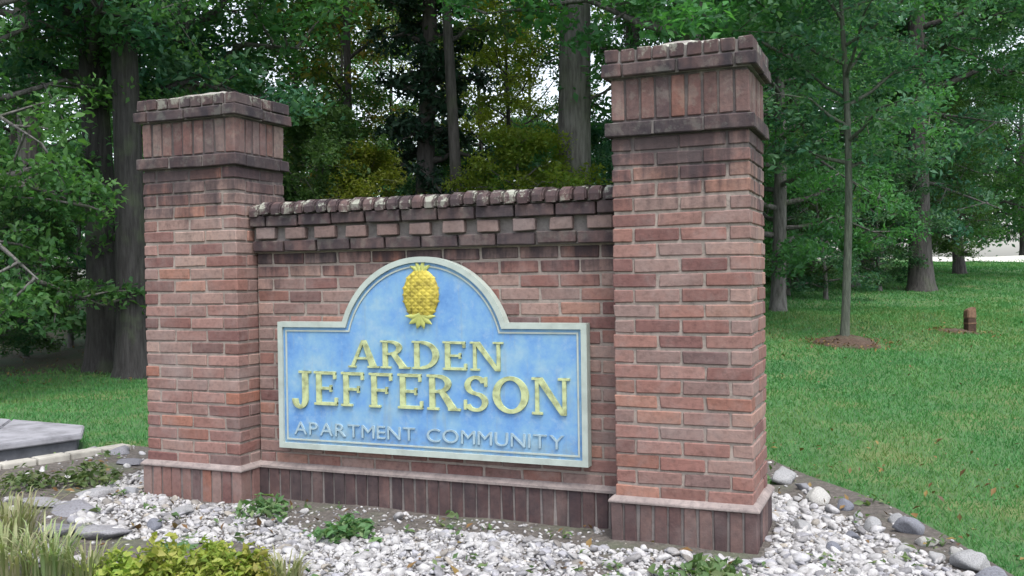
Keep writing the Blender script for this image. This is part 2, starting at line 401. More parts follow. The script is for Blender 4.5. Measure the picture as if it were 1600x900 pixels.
# kerb: separate stones in a row below the slab
k0 = onz(-60, 733, 0.05); k1 = onz(200, 692, 0.05)
kd = (k1 - k0); kl = kd.length; kd.normalize(); kn = Vector((-kd.y, kd.x, 0))
kr = empty('edging_kerb', (k0.x, k0.y, 0), math.atan2(kd.y, kd.x)); tag(kr, 'row of pale stone edging blocks below the concrete slab', 'kerb', kind='thing')
nb = 5
for i in range(nb):
    a = i * kl / nb + 0.006; b_ = (i + 1) * kl / nb - 0.006
    o = obj('edging_block', box_mesh('edging_block', a, b_, -0.05, 0.06, -0.05, 0.05 + random.uniform(-0.006, 0.006), M_kerb, 0.012), kr)
    o.rotation_euler.z = random.uniform(-0.012, 0.012)

# ------------------------------------------------------------------ brickwork
JT = 0.010
_cache = {}
def brick_me(sx, sy, sz, mat, var):
    key = (round(sx, 3), round(sy, 3), round(sz, 3), mat.name, var)
    if key not in _cache:
        rs = random.Random(hash((key[0], key[1], key[2], var)))
        bm = bmesh.new(); bm_box(bm, -sx / 2, sx / 2, -sy / 2, sy / 2, -sz / 2, sz / 2)
        for v in bm.verts: v.co += Vector((rs.uniform(-.0016, .0016), rs.uniform(-.0016, .0016), rs.uniform(-.0016, .0016)))
        for v in rs.sample(list(bm.verts), rs.choice((1, 2, 2, 3))): v.co -= Vector((math.copysign(rs.uniform(.001, .004), v.co.x), math.copysign(rs.uniform(.001, .004), v.co.y), math.copysign(rs.uniform(.001, .0035), v.co.z)))
        bmesh.ops.bevel(bm, geom=bm.edges[:], offset=0.0042, segments=1, affect='EDGES')
        _cache[key] = bm_mesh('brick', bm, mat)
    return _cache[key]
class Masonry:
    """lays bricks under a parent; hidden ones are joined into one mesh"""
    def __init__(self): self.hid = []; self.count = 0
    def put(self, parent, x0, x1, y0, y1, z0, z1, mat, name='brick', visible=True, jit=0.0022, tilt=0.006):
        sx, sy, sz = x1 - x0 - JT, y1 - y0 - JT, z1 - z0 - JT
        c = Vector(((x0 + x1) / 2, (y0 + y1) / 2, (z0 + z1) / 2)) + Vector([random.gauss(0, jit * 0.6) for _ in range(3)])
        if not visible: self.hid.append((c, sx, sy, sz, mat)); return None
        o = obj(name, brick_me(sx, sy, sz, mat, random.randrange(8)), parent, c)
        o.rotation_euler = [random.gauss(0, tilt * 0.5) for _ in range(3)]
        self.count += 1; return o
    def flush(self, parent, name='rear_brickwork'):
        if not self.hid: return
        bm = bmesh.new(); mats = []
        for c, sx, sy, sz, mat in self.hid:
            if mat not in mats: mats.append(mat)
            n0 = len(bm.faces)
            bm_box(bm, c.x - sx / 2, c.x + sx / 2, c.y - sy / 2, c.y + sy / 2, c.z - sz / 2, c.z + sz / 2)
            bm.faces.ensure_lookup_table()
            for f in bm.faces[n0:]: f.material_index = mats.index(mat)
        me = bm_mesh(name, bm)
        for m in mats: me.materials.append(m)
        tag(obj(name, me, parent), kind='stuff'); self.hid = []
BT = 0.098                                              # wythe thickness

def ring_course(ms, parent, W, D, z0, z1, odd, mat, out=0.0, nf=3, ns=2, name='brick'):
    x0, x1, y0, y1 = -out, W + out, -out, D + out
    def run(a, b, n): return [(a + (b - a) * i / n, a + (b - a) * (i + 1) / n) for i in range(n)]
    if not odd:
        for a, b in run(x0, x1, nf):
            ms.put(parent, a, b, y0, y0 + BT, z0, z1, mat, name)
            ms.put(parent, a, b, y1 - BT, y1, z0, z1, mat, name, visible=False) if b < x1 - .01 else ms.put(parent, a, b, y1 - BT, y1, z0, z1, mat, name)
        for a, b in run(y0 + BT, y1 - BT, 1 if (y1 - y0) < .5 and ns == 2 else ns):
            ms.put(parent, x1 - BT, x1, a, b, z0, z1, mat, name)
            ms.put(parent, x0, x0 + BT, a, b, z0, z1, mat, name, visible=False)
    else:
        for i, (a, b) in enumerate(run(y0, y1, ns)):
            ms.put(parent, x1 - BT, x1, a, b, z0, z1, mat, name)
            ms.put(parent, x0, x0 + BT, a, b, z0, z1, mat, name, visible=(i == 0))
        for a, b in run(x0 + BT, x1 - BT, nf - 1):
            ms.put(parent, a, b, y0, y0 + BT, z0, z1, mat, name)
            ms.put(parent, a, b, y1 - BT, y1, z0, z1, mat, name, visible=False)
def soldier_ring(ms, parent, W, D, z0, z1, mat, out=0.0, pitch=0.0675, th=BT, name='soldier_brick'):
    x0, x1, y0, y1 = -out, W + out, -out, D + out
    n = round((x1 - x0) / pitch); p = (x1 - x0) / n
    for i in range(n):
        ms.put(parent, x0 + i * p, x0 + (i + 1) * p, y0, y0 + th, z0, z1, mat, name)
        ms.put(parent, x0 + i * p, x0 + (i + 1) * p, y1 - th, y1, z0, z1, mat, name, visible=(i == n - 1))
    n = round((y1 - y0 - 2 * th) / pitch); p = (y1 - y0 - 2 * th) / n
    for i in range(n):
        ms.put(parent, x1 - th, x1, y0 + th + i * p, y0 + th + (i + 1) * p, z0, z1, mat, name)
        ms.put(parent, x0, x0 + th, y0 + th + i * p, y0 + th + (i + 1) * p, z0, z1, mat, name, visible=False)
def ledge_mesh(W, D, inner, outer, z0, z1, mat, name='ledge', zi=None):
    """sloping mortar fillet round a pillar: from outer edge (low) up to inner edge (high)"""
    bm = bmesh.new()
    def loop(o, z): return [bm.verts.new((x + random.gauss(0, .0008), y + random.gauss(0, .0008), z)) for x, y in ((-o, -o), (W + o, -o), (W + o, D + o), (-o, D + o))]
    A = loop(outer, z0 - 0.012); B = loop(outer, z0); C = loop(inner, z1)
    for P, Q in ((A, B), (B, C)):
        for i in range(4):
            j = (i + 1) % 4; bm.faces.new((P[i], P[j], Q[j], Q[i]))
    bm.faces.new(C); bm.faces.new(A[::-1])
    bmesh.ops.bevel(bm, geom=bm.edges[:], offset=0.003, segments=1, affect='EDGES')
    return bm_mesh(name, bm, mat)

W_, D_ = 0.61, 0.45
ZP, ZB, ZC = 0.195, 1.795, 2.19
M_plinthwarm = brick_mat('brick_plinth_warm', BR, stain_all=0.2)
def pillar(x0, label, W, group, pm):
    root = empty('brick_pillar', (x0, 0, 0)); tag(root, label, 'pillar', group, 'thing')
    ms = Masonry(); D = D_
    shaft = obj('shaft', box_mesh('shaft', 0.0125, W - 0.0125, 0.0125, D - 0.0125, 0.0, 2.06, M_mortar), root)
    ns = 24; ch = (ZB - ZP) / ns
    for k in range(ns): ring_course(ms, shaft, W, D, ZP + k * ch, ZP + (k + 1) * ch, k % 2, M_brick)
    # frieze of soldier bricks between the two projecting bands
    soldier_ring(ms, shaft, W, D, 1.865, 2.055, M_frieze)
    ms.flush(shaft)
    po = 0.02
    pl = obj('plinth', box_mesh('plinth', -po + 0.014, W + po - 0.014, -po + 0.014, D + po - 0.014, -0.12, ZP - 0.012, M_mortardark), root)
    soldier_ring(ms, pl, W, D, -0.03, ZP - 0.010, pm, out=po, pitch=0.0665)
    ms.flush(pl)
    obj('ledge', ledge_mesh(W, D, 0.004, po + 0.004, ZP - 0.004, ZP + 0.014, M_ledge), pl)
    bo = 0.024
    bd = obj('string_course', box_mesh('string_course', -bo + 0.014, W + bo - 0.014, -bo + 0.014, D + bo - 0.014, ZB + 0.007, 1.858, M_mortardark), root)
    ring_course(ms, bd, W, D, ZB, 1.865, 0, M_dark, out=bo)
    ms.flush(bd)
    co = 0.034
    cp = obj('cap', box_mesh('cap', -co + 0.03, W + co - 0.03, -co + 0.03, D + co - 0.03, 2.058, 2.172, M_mortardark), root)
    ring_course(ms, cp, W, D, 2.055, 2.120, 1, M_cap, out=co)
    # rowlock course on top, bricks on edge, a little ragged
    soldier_ring(ms, cp, W, D, 2.118, 2.186, M_coping, out=co - 0.012, pitch=0.072, th=0.16, name='cap_brick')
    ms.flush(cp)
    bm = bmesh.new()                                     # lumpy mortar wash on top
    n = 9
    g = [[bm.verts.new((0.05 + (W - 0.1) * i / n, 0.05 + (D - 0.1) * j / n, 2.178 + 0.05 * (1 - max(abs(2 * i / n - 1), abs(2 * j / n - 1)) ** 2) + random.gauss(0, 0.006) * (0 < i < n and 0 < j < n))) for j in range(n + 1)] for i in range(n + 1)]
    for i in range(n):
        for j in range(n): bm.faces.new((g[i][j], g[i + 1][j], g[i + 1][j + 1], g[i][j + 1]))
    obj('mortar_wash', bm_mesh('mortar_wash', bm, M_wash, True), cp)
    return root
G_ = 2.037; WL = 0.635
pillar(0.0, 'nearer, taller-looking brick pillar with blackened cap on the right of the blue sign', W_, 'brick sign pillars', M_plinth)
pillar(-G_ - WL, 'farther, shorter-looking brick pillar on the left of the blue sign', WL, 'brick sign pillars', M_plinthwarm)

# ---- wall between the pillars
SB, WT = 0.165, 0.21
wall = empty('brick_wall', (-G_, SB, 0)); tag(wall, 'low weathered brick wall with toothed top course between two pillars', 'wall', kind='thing')
L = G_
ms = Masonry()
core = obj('wall_core', box_mesh('wall_core', 0.002, L - 0.002, 0.0125, WT - 0.0125, 0.0, 1.53, M_mortar), wall)
SX0, SX1, SZ0, SZ1 = -1.866 + G_, -0.155 + G_, 0.30, 0.967
nc = 17; z0w, z1w = 0.195, 1.335; ch = (z1w - z0w) / nc
nbk = 10
for k in range(nc):
    za, zb = z0w + k * ch, z0w + (k + 1) * ch
    p = L / nbk; off = 0 if k % 2 else -p / 2
    for i in range(nbk + 1):
        a, b = max(0, i * p + off), min(L, (i + 1) * p + off)
        if b - a < 0.03: continue
        covered = a > SX0 + .02 and b < SX1 - .02 and za > SZ0 + .02 and zb < SZ1 - .02
        cxr = (SX0 + SX1) / 2
        if a > cxr - .30 and b < cxr + .30 and za > SZ0 + .02 and zb < 1.2: covered = True
        ms.put(core, a, b, 0, BT, za, zb, M_wallbrick, visible=not covered)
        ms.put(core, a, b, WT - BT, WT, za, zb, M_wallbrick, visible=False)
ms.flush(core)
wp = obj('plinth', box_mesh('plinth', 0.002, L - 0.002, -0.02 + 0.014, WT + 0.006, -0.12, 0.178, M_mortardark), wall)
n = 30
for i in range(n):
    ms.put(wp, i * L / n, (i + 1) * L / n, -0.02, -0.02 + BT, -0.03, 0.186, M_plinthdark, 'soldier_brick')
    ms.put(wp, i * L / n, (i + 1) * L / n, WT + 0.02 - BT, WT + 0.02, -0.03, 0.186, M_plinthdark, visible=False)
ms.flush(wp)
bm = bmesh.new()
for j, (a, b) in enumerate(((0.001, L - 0.001),)):
    P = [(-0.024, 0.180), (-0.024, 0.192), (0.004, 0.210), (0.02, 0.210), (0.02, 0.180)]
    va = [bm.verts.new((a, y, z)) for y, z in P]; vb = [bm.verts.new((b, y, z)) for y, z in P]
    for i in range(5):
        q = (i + 1) % 5; bm.faces.new((va[i], vb[i], vb[q], va[q]))
    bm.faces.new(va[::-1]); bm.faces.new(vb)
    bmesh.ops.recalc_face_normals(bm, faces=bm.faces[:])
obj('ledge', bm_mesh('ledge', bm, M_ledge), wp)
cn = obj('cornice', box_mesh('cornice', 0.002, L - 0.002, -0.012, WT + 0.012, 1.338, 1.545, M_mortardark), wall)
for i in range(nbk):                                   # projecting band
    ms.put(cn, i * L / nbk, (i + 1) * L / nbk, -0.045, 0.053, 1.335, 1.402, M_dark)
    ms.put(cn, i * L / nbk, (i + 1) * L / nbk, WT - 0.053, WT + 0.045, 1.335, 1.402, M_dark, visible=False)
nd = 11; p = L / nd                                     # dentils with gaps
for i in range(nd):
    a = i * p + 0.03; b = a + 0.128 + random.uniform(-.006, .006)
    ms.put(cn, a, b, -0.052, 0.046, 1.400, 1.470, M_dentil, 'dentil')
    ms.put(cn, a, b, WT - 0.046, WT + 0.052, 1.400, 1.470, M_dentil, 'dentil', visible=False)
for i in range(nbk + 1):
    a, b = max(0, (i - .5) * L / nbk), min(L, (i + .5) * L / nbk)
    ms.put(cn, a, b, -0.062, 0.036, 1.468, 1.535, M_dark)
    ms.put(cn, a, b, WT - 0.036, WT + 0.062, 1.468, 1.535, M_dark, visible=False)
ms.flush(cn)
# rounded rowlock coping bricks
cpg = obj('coping', box_mesh('coping', 0.002, L - 0.002, -0.03, WT + 0.03, 1.535, 1.575, M_mortardark), wall)
def coping_me(w):
    bm = bmesh.new(); y0, y1 = -0.072, WT + 0.072
    prof = [(y0, 1.535), (y0, 1.565), (y0 + .012, 1.588), (y0 + .04, 1.602), ((y0 + y1) / 2, 1.612), (y1 - .04, 1.602), (y1 - .012, 1.588), (y1, 1.565), (y1, 1.535)]
    va = [bm.verts.new((-w / 2, y, z - 1.57)) for y, z in prof]; vb = [bm.verts.new((w / 2, y, z - 1.57)) for y, z in prof]
    for i in range(len(prof)):
        q = (i + 1) % len(prof); bm.faces.new((va[i], vb[i], vb[q], va[q]))
    bm.faces.new(va[::-1]); bm.faces.new(vb)
    bmesh.ops.recalc_face_normals(bm, faces=bm.faces[:])
    es = [e for e in bm.edges if abs(e.verts[0].co.x - e.verts[1].co.x) < 1e-6]
    bmesh.ops.bevel(bm, geom=es, offset=0.007, segments=2, affect='EDGES')
    return bm_mesh('coping_brick', bm, M_coping)
n = 29; cme = coping_me(L / n - 0.011)
for i in range(n):
    o = obj('coping_brick', cme, cpg, ((i + .5) * L / n, random.gauss(0, .004), 1.57 + random.gauss(0, .003)))
    o.rotation_euler = (random.gauss(0, .012), random.gauss(0, .01), random.gauss(0, .008))

# ------------------------------------------------------------------ sign board
def sign_paint():
    m, n, l, b = new_mat('sign_blue_paint')
    tc = N(n, 'ShaderNodeTexCoord'); v = tc.outputs['Object']
    f = noise(n, l, v, 5.5, 7, 0.68); g = noise(n, l, v, 60, 5, 0.6); h = noise(n, l, v, 16, 6, 0.7)
    c = ramp_out(n, l, f, [(0.3, (0.070, 0.185, 0.43)), (0.44, (0.115, 0.26, 0.50)), (0.56, (0.16, 0.315, 0.49)), (0.66, (0.22, 0.36, 0.48))])
    c = mixc(n, l, maprange(n, l, h, 0.52, 0.72, 0, 0.55), c, (0.27, 0.38, 0.50))
    c = mixc(n, l, maprange(n, l, g, 0.6, 0.75, 0, 0.35), c, (0.26, 0.38, 0.52))
    mp = N(n, 'ShaderNodeMapping'); l.new(v, mp.inputs[0]); mp.inputs['Scale'].default_value = (1, 1, 0.1)
    c = mixc(n, l, maprange(n, l, noise(n, l, mp.outputs[0], 22, 6, .65), 0.52, 0.72, 0, 0.4), c, (0.20, 0.25, 0.27))
    sp = N(n, 'ShaderNodeSeparateXYZ'); l.new(v, sp.inputs[0])                 # splash-back grime along the bottom rail
    gr_ = mathn(n, l, 'MULTIPLY', maprange(n, l, sp.outputs[2], 0.16, 0.03, 0, 1), maprange(n, l, h, 0.35, 0.65))
    c = mixc(n, l, mathn(n, l, 'MULTIPLY', gr_, 0.5), c, (0.13, 0.15, 0.13))
    l.new(c, b.inputs['Base Color']); b.inputs['Roughness'].default_value = 0.5
    bump(n, l, g, 0.15, 0.002, b)
    return m
M_blue = sign_paint()
M_frame = plain_mat('sign_cream_frame', (0.36, 0.41, 0.38), 0.55, 0.1, 12, 0.15)
M_gold = plain_mat('gold_paint', (0.40, 0.45, 0.24), 0.55, 0.3, 22, 0.15)
M_fruit = plain_mat('fruit_gold', (0.45, 0.37, 0.06), 0.55, 0.35, 26, 0.4)
M_fruitleaf = plain_mat('fruit_leaf_gold', (0.40, 0.43, 0.13), 0.45, 0.15, 20, 0.2)
M_whitelet = plain_mat('sign_pale_lettering', (0.27, 0.37, 0.43), 0.55, 0.2, 20, 0.1)
sign = empty('sign_board', (-1.0105, SB, 0.30))
tag(sign, 'arched blue sign board with gold lettering and pineapple on the brick wall', 'sign')
HW = 0.8555; SH = 0.667; AW = 0.454; RISE = 0.327; AX = -0.004
Rr = (AW ** 2 + RISE ** 2) / (2 * RISE); zc = SH + RISE - Rr
def outline(o, m=40):
    """o: inset"""
    hw, r = HW - o, Rr - o
    zt = SH - o
    hx = math.sqrt(max(1e-6, r * r - (zt - zc) ** 2))
    a0 = math.atan2(zt - zc, hx); pts = [(-hw, o), (hw, o), (hw, zt)]
    for i in range(m + 1):
        a = a0 + (math.pi - 2 * a0) * i / m
        pts.append((AX + r * math.cos(a), zc + r * math.sin(a)))
    pts.append((-hw, zt)); return pts
def plate(name, pts, y0, y1, mat):
    bm = bmesh.new()
    a = [bm.verts.new((x, y0, z)) for x, z in pts]; b = [bm.verts.new((x, y1, z)) for x, z in pts]
    bm.faces.new(a); bm.faces.new(b[::-1]); k = len(pts)
    for i in range(k): bm.faces.new((a[i], b[i], b[(i + 1) % k], a[(i + 1) % k]))
    bmesh.ops.recalc_face_normals(bm, faces=bm.faces[:])
    bmesh.ops.triangulate(bm, faces=[f for f in bm.faces if len(f.verts) > 4])
    return bm_mesh(name, bm, mat)
def ringplate(name, po, pi_, y0, y1, mat):
    bm = bmesh.new(); k = len(po)
    A = [bm.verts.new((x, y0, z)) for x, z in po]; B = [bm.verts.new((x, y0, z)) for x, z in pi_]
    C = [bm.verts.new((x, y1, z)) for x, z in po]; D = [bm.verts.new((x, y1, z)) for x, z in pi_]
    for i in range(k):
        j = (i + 1) % k
        for q in ((A[i], A[j], B[j], B[i]), (C[j], C[i], D[i], D[j]), (A[j], A[i], C[i], C[j]), (B[i], B[j], D[j], D[i])): bm.faces.new(q)
    bmesh.ops.recalc_face_normals(bm, faces=bm.faces[:])
    return bm_mesh(name, bm, mat)
obj('panel', plate('panel', outline(0.004), -0.042, -0.003, M_blue), sign)
obj('frame', ringplate('frame', outline(0.0), outline(0.028), -0.056, -0.0015, M_frame), sign)
obj('inner_moulding', ringplate('inner_moulding', outline(0.043), outline(0.051), -0.047, -0.040, M_frame), sign)

# carved serif letters, drawn on a 1 x 1 em as strokes: polygons (outer, holes)
def letter_polys(ch):
    t = 0.145; s = 0.065; e = 0.05
    def serif(x0, x1, z): return [(x0, z), (x1, z), (x1, z + s), (x0, z + s)]
    def stem(x0, x1=None, z0=0, z1=1): x1 = x0 + t if x1 is None else x1; return [(x0, z0), (x1, z0), (x1, z1), (x0, z1)]
    def arc(cx, cz, rx, rz, a0, a1, w, n=18):
        o = []; i_ = []
        for k in range(n + 1):
            a = math.radians(a0 + (a1 - a0) * k / n)
            o.append((cx + rx * math.cos(a), cz + rz * math.sin(a))); i_.append((cx + (rx - w) * math.cos(a), cz + (rz - w * 0.62) * math.sin(a)))
        return [('arc', [o[k], o[k + 1], i_[k + 1], i_[k]]) for k in range(n)]
    b = []
    if ch == 'A': b = [[(0.0, 0), (.11, 0), (.45, 1), (.36, 1)], [(.62, 0), (.83, 0), (.49, 1), (.36, 1)], [(.17, .30), (.62, .30), (.60, .38), (.20, .38)], serif(-.05, .18, 0), serif(.54, .90, 0)]; w = .85
    elif ch == 'R': b = [stem(.06)] + arc(.30, .74, .34, .26, -90, 90, .16) + [[(.1, .92), (.32, .92), (.32, 1), (.1, 1)], [(.1, .48), (.32, .48), (.32, .56), (.1, .56)], [(.32, .50), (.48, .52), (.82, 0), (.60, 0)], serif(0, .31, 0), serif(0, .2, 1 - s), serif(.56, .88, 0)]; w = .85
    elif ch == 'D': b = [stem(.06)] + arc(.28, .5, .50, .5, -90, 90, .18) + [[(.1, .92), (.3, .92), (.3, 1), (.1, 1)], [(.1, 0), (.3, 0), (.3, .08), (.1, .08)], serif(0, .2, 0), serif(0, .2, 1 - s)]; w = .80
    elif ch in 'EF':
        b = [stem(.06), [(.1, .91), (.64, .91), (.64, 1), (.1, 1)], [(.2, .46), (.52, .46), (.52, .54), (.2, .54)], serif(0, .2, 0), serif(0, .2, 1 - s), [(.57, .78), (.64, .78), (.64, .95), (.57, .95)], [(.46, .40), (.52, .40), (.52, .60), (.46, .60)]]
        b += [[(.1, 0), (.68, 0), (.68, .09), (.1, .09)], [(.61, .05), (.68, .05), (.68, .23), (.61, .23)]] if ch == 'E' else [serif(0, .32, 0)]
        w = .70
    elif ch == 'N': b = [stem(.06, .15), stem(.72, .81), [(.06, 1), (.24, 1), (.81, 0), (.68, 0)], serif(-.02, .24, 0), serif(-.02, .2, 1 - s), serif(.62, .90, 1 - s)]; w = .88
    elif ch == 'J': b = [stem(.22, .39, .16, 1)] + arc(.15, .16, .24, .30, 180, 360, .17) + [serif(.12, .48, 1 - s)]; w = .48
    elif ch == 'S': b = arc(.33, .73, .29, .27, 20, 270, .15) + arc(.33, .27, .31, .27, -160, 90, .15) + [[(.55, .70), (.62, .70), (.62, .97), (.55, .97)], [(.02, .05), (.09, .05), (.09, .32), (.02, .32)]]; w = .66
    elif ch == 'O': b = arc(.45, .5, .45, .51, 0, 360, .18, 36); w = .90
    return b, w
def letter_me(ch, sx, sz, y0, y1, mat):
    polys, w = letter_polys(ch); bm = bmesh.new(); g = 0; arc_on = False
    for q, pts in enumerate(polys):
        if isinstance(pts, tuple): pts = pts[1]; g = g if arc_on else g + 1; arc_on = True
        else: g += 1; arc_on = False
        dy = 0.0005 * g                                    # avoid coplanar overlaps
        a = [bm.verts.new((x * sx, y0 - dy, z * sz)) for x, z in pts]; b = [bm.verts.new((x * sx, y1, z * sz)) for x, z in pts]
        k = len(pts); bm.faces.new(a)
        for i in range(k): bm.faces.new((a[i], b[i], b[(i + 1) % k], a[(i + 1) % k]))
    bmesh.ops.recalc_face_normals(bm, faces=bm.faces[:])
    return bm_mesh('letter', bm, mat)
def text_line(word, x0, x1, z, hgt, mat):
    gap = 0.10; ws = [letter_polys(c)[1] for c in word]; tot = sum(ws) + gap * (len(word) - 1)
    sx = (x1 - x0) / tot; x = x0
    for c, w in zip(word, ws):
        obj('letter', letter_me(c, sx, hgt, -0.052, -0.041, mat), sign, (x, 0, z)); x += (w + gap) * sx
OX = 1.0105
text_line('ARDEN', -1.425 + OX, -0.578 + OX, 0.735 - 0.30, 0.140, M_gold)
text_line('JEFFERSON', -1.765 + OX, -0.245 + OX, 0.535 - 0.30, 0.175, M_gold)
# small third line with the built-in face
def small_line(txt, x0, x1, z, hgt, mat):
    glyphs = []
    for ch in txt:
        if ch == ' ': glyphs.append((None, 0.32)); continue
        cu = bpy.data.curves.new('g', 'FONT'); cu.body = ch; cu.extrude = 0.004; cu.offset = 0.0; cu.resolution_u = 4
        tmp = bpy.data.objects.new('g', cu); COL.objects.link(tmp)
        dg = bpy.context.evaluated_depsgraph_get(); me = bpy.data.meshes.new_from_object(tmp.evaluated_get(dg))
        bpy.data.objects.remove(tmp); bpy.data.curves.remove(cu)
        xs = [v.co.x for v in me.vertices]; glyphs.append((me, max(xs) - min(xs), min(xs)))
    gap = 0.12; tot = sum(g[1] for g in glyphs) + gap * (len(glyphs) - 1); sx = (x1 - x0) / tot; x = x0
    ys = max(v.co.y for g in glyphs if g[0] for v in g[0].vertices); sz = hgt / ys
    for g in glyphs:
        if g[0]:
            for v in g[0].vertices:
                xx, yy, zz = v.co; v.co = ((xx - g[2]) * sx, -0.0455 - zz * 0.9, yy * sz)
            g[0].name = 'small_letter'; g[0].materials.clear(); g[0].materials.append(mat)
            obj('small_letter', g[0], sign, (x, 0, z))
        x += (g[1] + gap) * sx
small_line('APARTMENT COMMUNITY', -1.775 + OX, -0.275 + OX, 0.375 - 0.30, 0.066, M_whitelet)
# pineapple
pz, ph, pw = 1.105 - 0.30, 0.128, 0.100
emblem = obj('pineapple_body', None, sign) if False else None
def ellip(bm, cx, cy, cz_, rx, ry, rz, u=18, v=10):
    r = bmesh.ops.create_uvsphere(bm, u_segments=u, v_segments=v, radius=1.0)
    for vv in r['verts']: vv.co = Vector((cx + vv.co.x * rx, cy + vv.co.y * ry, cz_ + vv.co.z * rz))
bm = bmesh.new(); ellip(bm, 0, 0, 0, pw, 0.022, ph, 24, 14)
body = obj('pineapple', bm_mesh('pineapple', bm, M_fruit, True), sign, (-0.004, -0.045, pz))
bm = bmesh.new()                                           # raised diamond eyes on the fruit
for i in range(-4, 5):
    for j in range(-7, 8):
        if (i + j) % 2: continue
        x, z = i * 0.021, j * 0.0165
        q = (x / pw) ** 2 + (z / ph) ** 2
        if q > 0.86: continue
        y = -0.022 * math.sqrt(1 - q)
        c = bm.verts.new((x, y - 0.0035, z))
        ring = [bm.verts.new((x + a * 0.021, -0.022 * math.sqrt(max(0, 1 - ((x + a * .021) / pw) ** 2 - ((z + b * .0155) / ph) ** 2)) - 0.0008, z + b * 0.0155)) for a, b in ((1, 0), (0, 1), (-1, 0), (0, -1))]
        for k in range(4): bm.faces.new((c, ring[(k + 1) % 4], ring[k]))
bmesh.ops.recalc_face_normals(bm, faces=bm.faces[:])
tag(obj('eye', bm_mesh('eye', bm, M_fruit), body), kind='stuff')
def frond_me(l, w, curl):
    bm = bmesh.new(); prev = None; n = 6
    for i in range(n + 1):
        t = i / n; hw = w * (0.55 + 0.9 * t) * (1 - t ** 2.2) + 0.0008
        x = curl * t * t * l; z = l * t * (1 - 0.25 * abs(curl) * t)
        row = [bm.verts.new((x - hw, 0.002, z)), bm.verts.new((x, -0.008 * (1 - .5 * t), z)), bm.verts.new((x + hw, 0.002, z))]
        if prev:
            for k in (0, 1): bm.faces.new((prev[k], prev[k + 1], row[k + 1], row[k]))
        prev = row
    bmesh.ops.recalc_face_normals(bm, faces=bm.faces[:])
    return bm_mesh('frond', bm, M_fruitleaf, True)
for k, (a, l, cu) in enumerate(((-0.5, .05, -.4), (-.2, .055, -.15), (.1, .06, .1), (.42, .05, .4))):
    o = obj('frond', frond_me(l, .014, cu), body, (0.012 * (k - 1.5), -0.004, ph - 0.014)); o.rotation_euler.y = a
for k, (a, l, cu) in enumerate(((2.25, .085, -.5), (2.6, .085, -.3), (3.0, .08, -.1), (3.3, .08, .1), (3.7, .085, .3), (4.05, .085, .5))):
    o = obj('frond', frond_me(l, .02, cu), body, (0, -0.008 - 0.001 * k, -ph + 0.035)); o.rotation_euler.y = a

# ------------------------------------------------------------------ stones and gravel
MON = [(-2.75, -0.06), (0.66, -0.06), (0.66, 0.52), (-2.75, 0.52)]
def near_monument(x, y, m=0.03):
    a = in_poly(x, y, [(0 - m, -0.02 - m), (0.63 + m, -0.02 - m), (0.63 + m, .47 + m), (-m, .47 + m)])
    b = in_poly(x, y, [(-2.70 - m, -0.02 - m), (-2.02 + m, -0.02 - m), (-2.02 + m, .47 + m), (-2.70 - m, .47 + m)])
    c = in_poly(x, y, [(-2.1, .14 - m), (0, .14 - m), (0, .40 + m), (-2.1, .40 + m)])
    return a | b | c
def pixpoly(P, z=0.0): return [(onz(a, b, z).x, onz(a, b, z).y) for a, b in P]
GRAVEL_A = pixpoly([(225, 735), (228, 775), (330, 785), (420, 800), (470, 835), (600, 838), (700, 835), (940, 860), (1200, 880), (1205, 800), (1270, 815), (1330, 845), (1420, 900), (1440, 1010), (430, 1010), (440, 900), (400, 850), (250, 850), (130, 840), (95, 800), (150, 765)])
GRAVEL_B = pixpoly([(1195, 770), (1260, 790), (1350, 820), (1470, 880), (1560, 930), (1500, 1010), (1180, 1010)])
SOILSTRIP = pixpoly([(400, 770), (470, 835), (600, 838), (940, 862), (945, 800), (400, 740)])
def bedz_np(x, y): return terrain(x, y) + 0.012 + 0.012 * np.sin(3.1 * x + 0.4) * np.sin(2.7 * y) + 0.006 * np.sin(9 * x + 5 * y)
def pebbles(n, poly, smin, smax, keep=None):
    P = np.array(poly); lo, hi = P.min(0), P.max(0)
    x = rng.uniform(lo[0], hi[0], n * 3); y = rng.uniform(lo[1], hi[1], n * 3)
    ok = in_poly(x, y, poly) & ~near_monument(x, y)
    if keep is not None: ok &= keep(x, y)
    x, y = x[ok][:n], y[ok][:n]
    s = smin + (smax - smin) * rng.random(len(x)) ** 2.0
    return x, y, s
def chips(x, y, s, sub):
    ico = bmesh.new(); bmesh.ops.create_icosphere(ico, subdivisions=sub, radius=1.0); ico.verts.ensure_lookup_table()
    iv = np.array([v.co[:] for v in ico.verts]); fi = np.array([[v.index for v in f.verts] for f in ico.faces]); ico.free()
    n = len(x)
    sc3 = np.stack([s * rng.uniform(.75, 1.4, n), s * rng.uniform(.7, 1.15, n), s * rng.uniform(.45, .8, n)], -1)
    V = np.repeat(iv[None], n, 0)
    for _ in range(7):                                    # chip flat facets off every stone
        pn = rng.normal(0, 1, (n, 3)); pn /= np.linalg.norm(pn, axis=1, keepdims=True)
        q = np.einsum('nvk,nk->nv', V, pn) - rng.uniform(.4, .8, n)[:, None]
        V = V - pn[:, None, :] * (np.maximum(q, 0) * .95)[..., None]
    V = V * 1.2 * sc3[:, None, :]
    an = rng.uniform(0, 6.28, n); ca, sa = np.cos(an)[:, None], np.sin(an)[:, None]
    tl = rng.normal(0, .3, n)[:, None]
    V = np.stack([V[..., 0] * ca - V[..., 1] * sa, V[..., 0] * sa + V[..., 1] * ca, V[..., 2]], -1)
    V[..., 2] += V[..., 0] * tl
    V += np.stack([x, y, bedz_np(x, y) + s * rng.uniform(-0.1, 0.55, n)], -1)[:, None, :]
    F_ = (fi[None] + (np.arange(n) * len(iv))[:, None, None]).reshape(-1, 3)
    return V.reshape(-1, 3), F_, np.repeat(rng.random(n), len(iv))
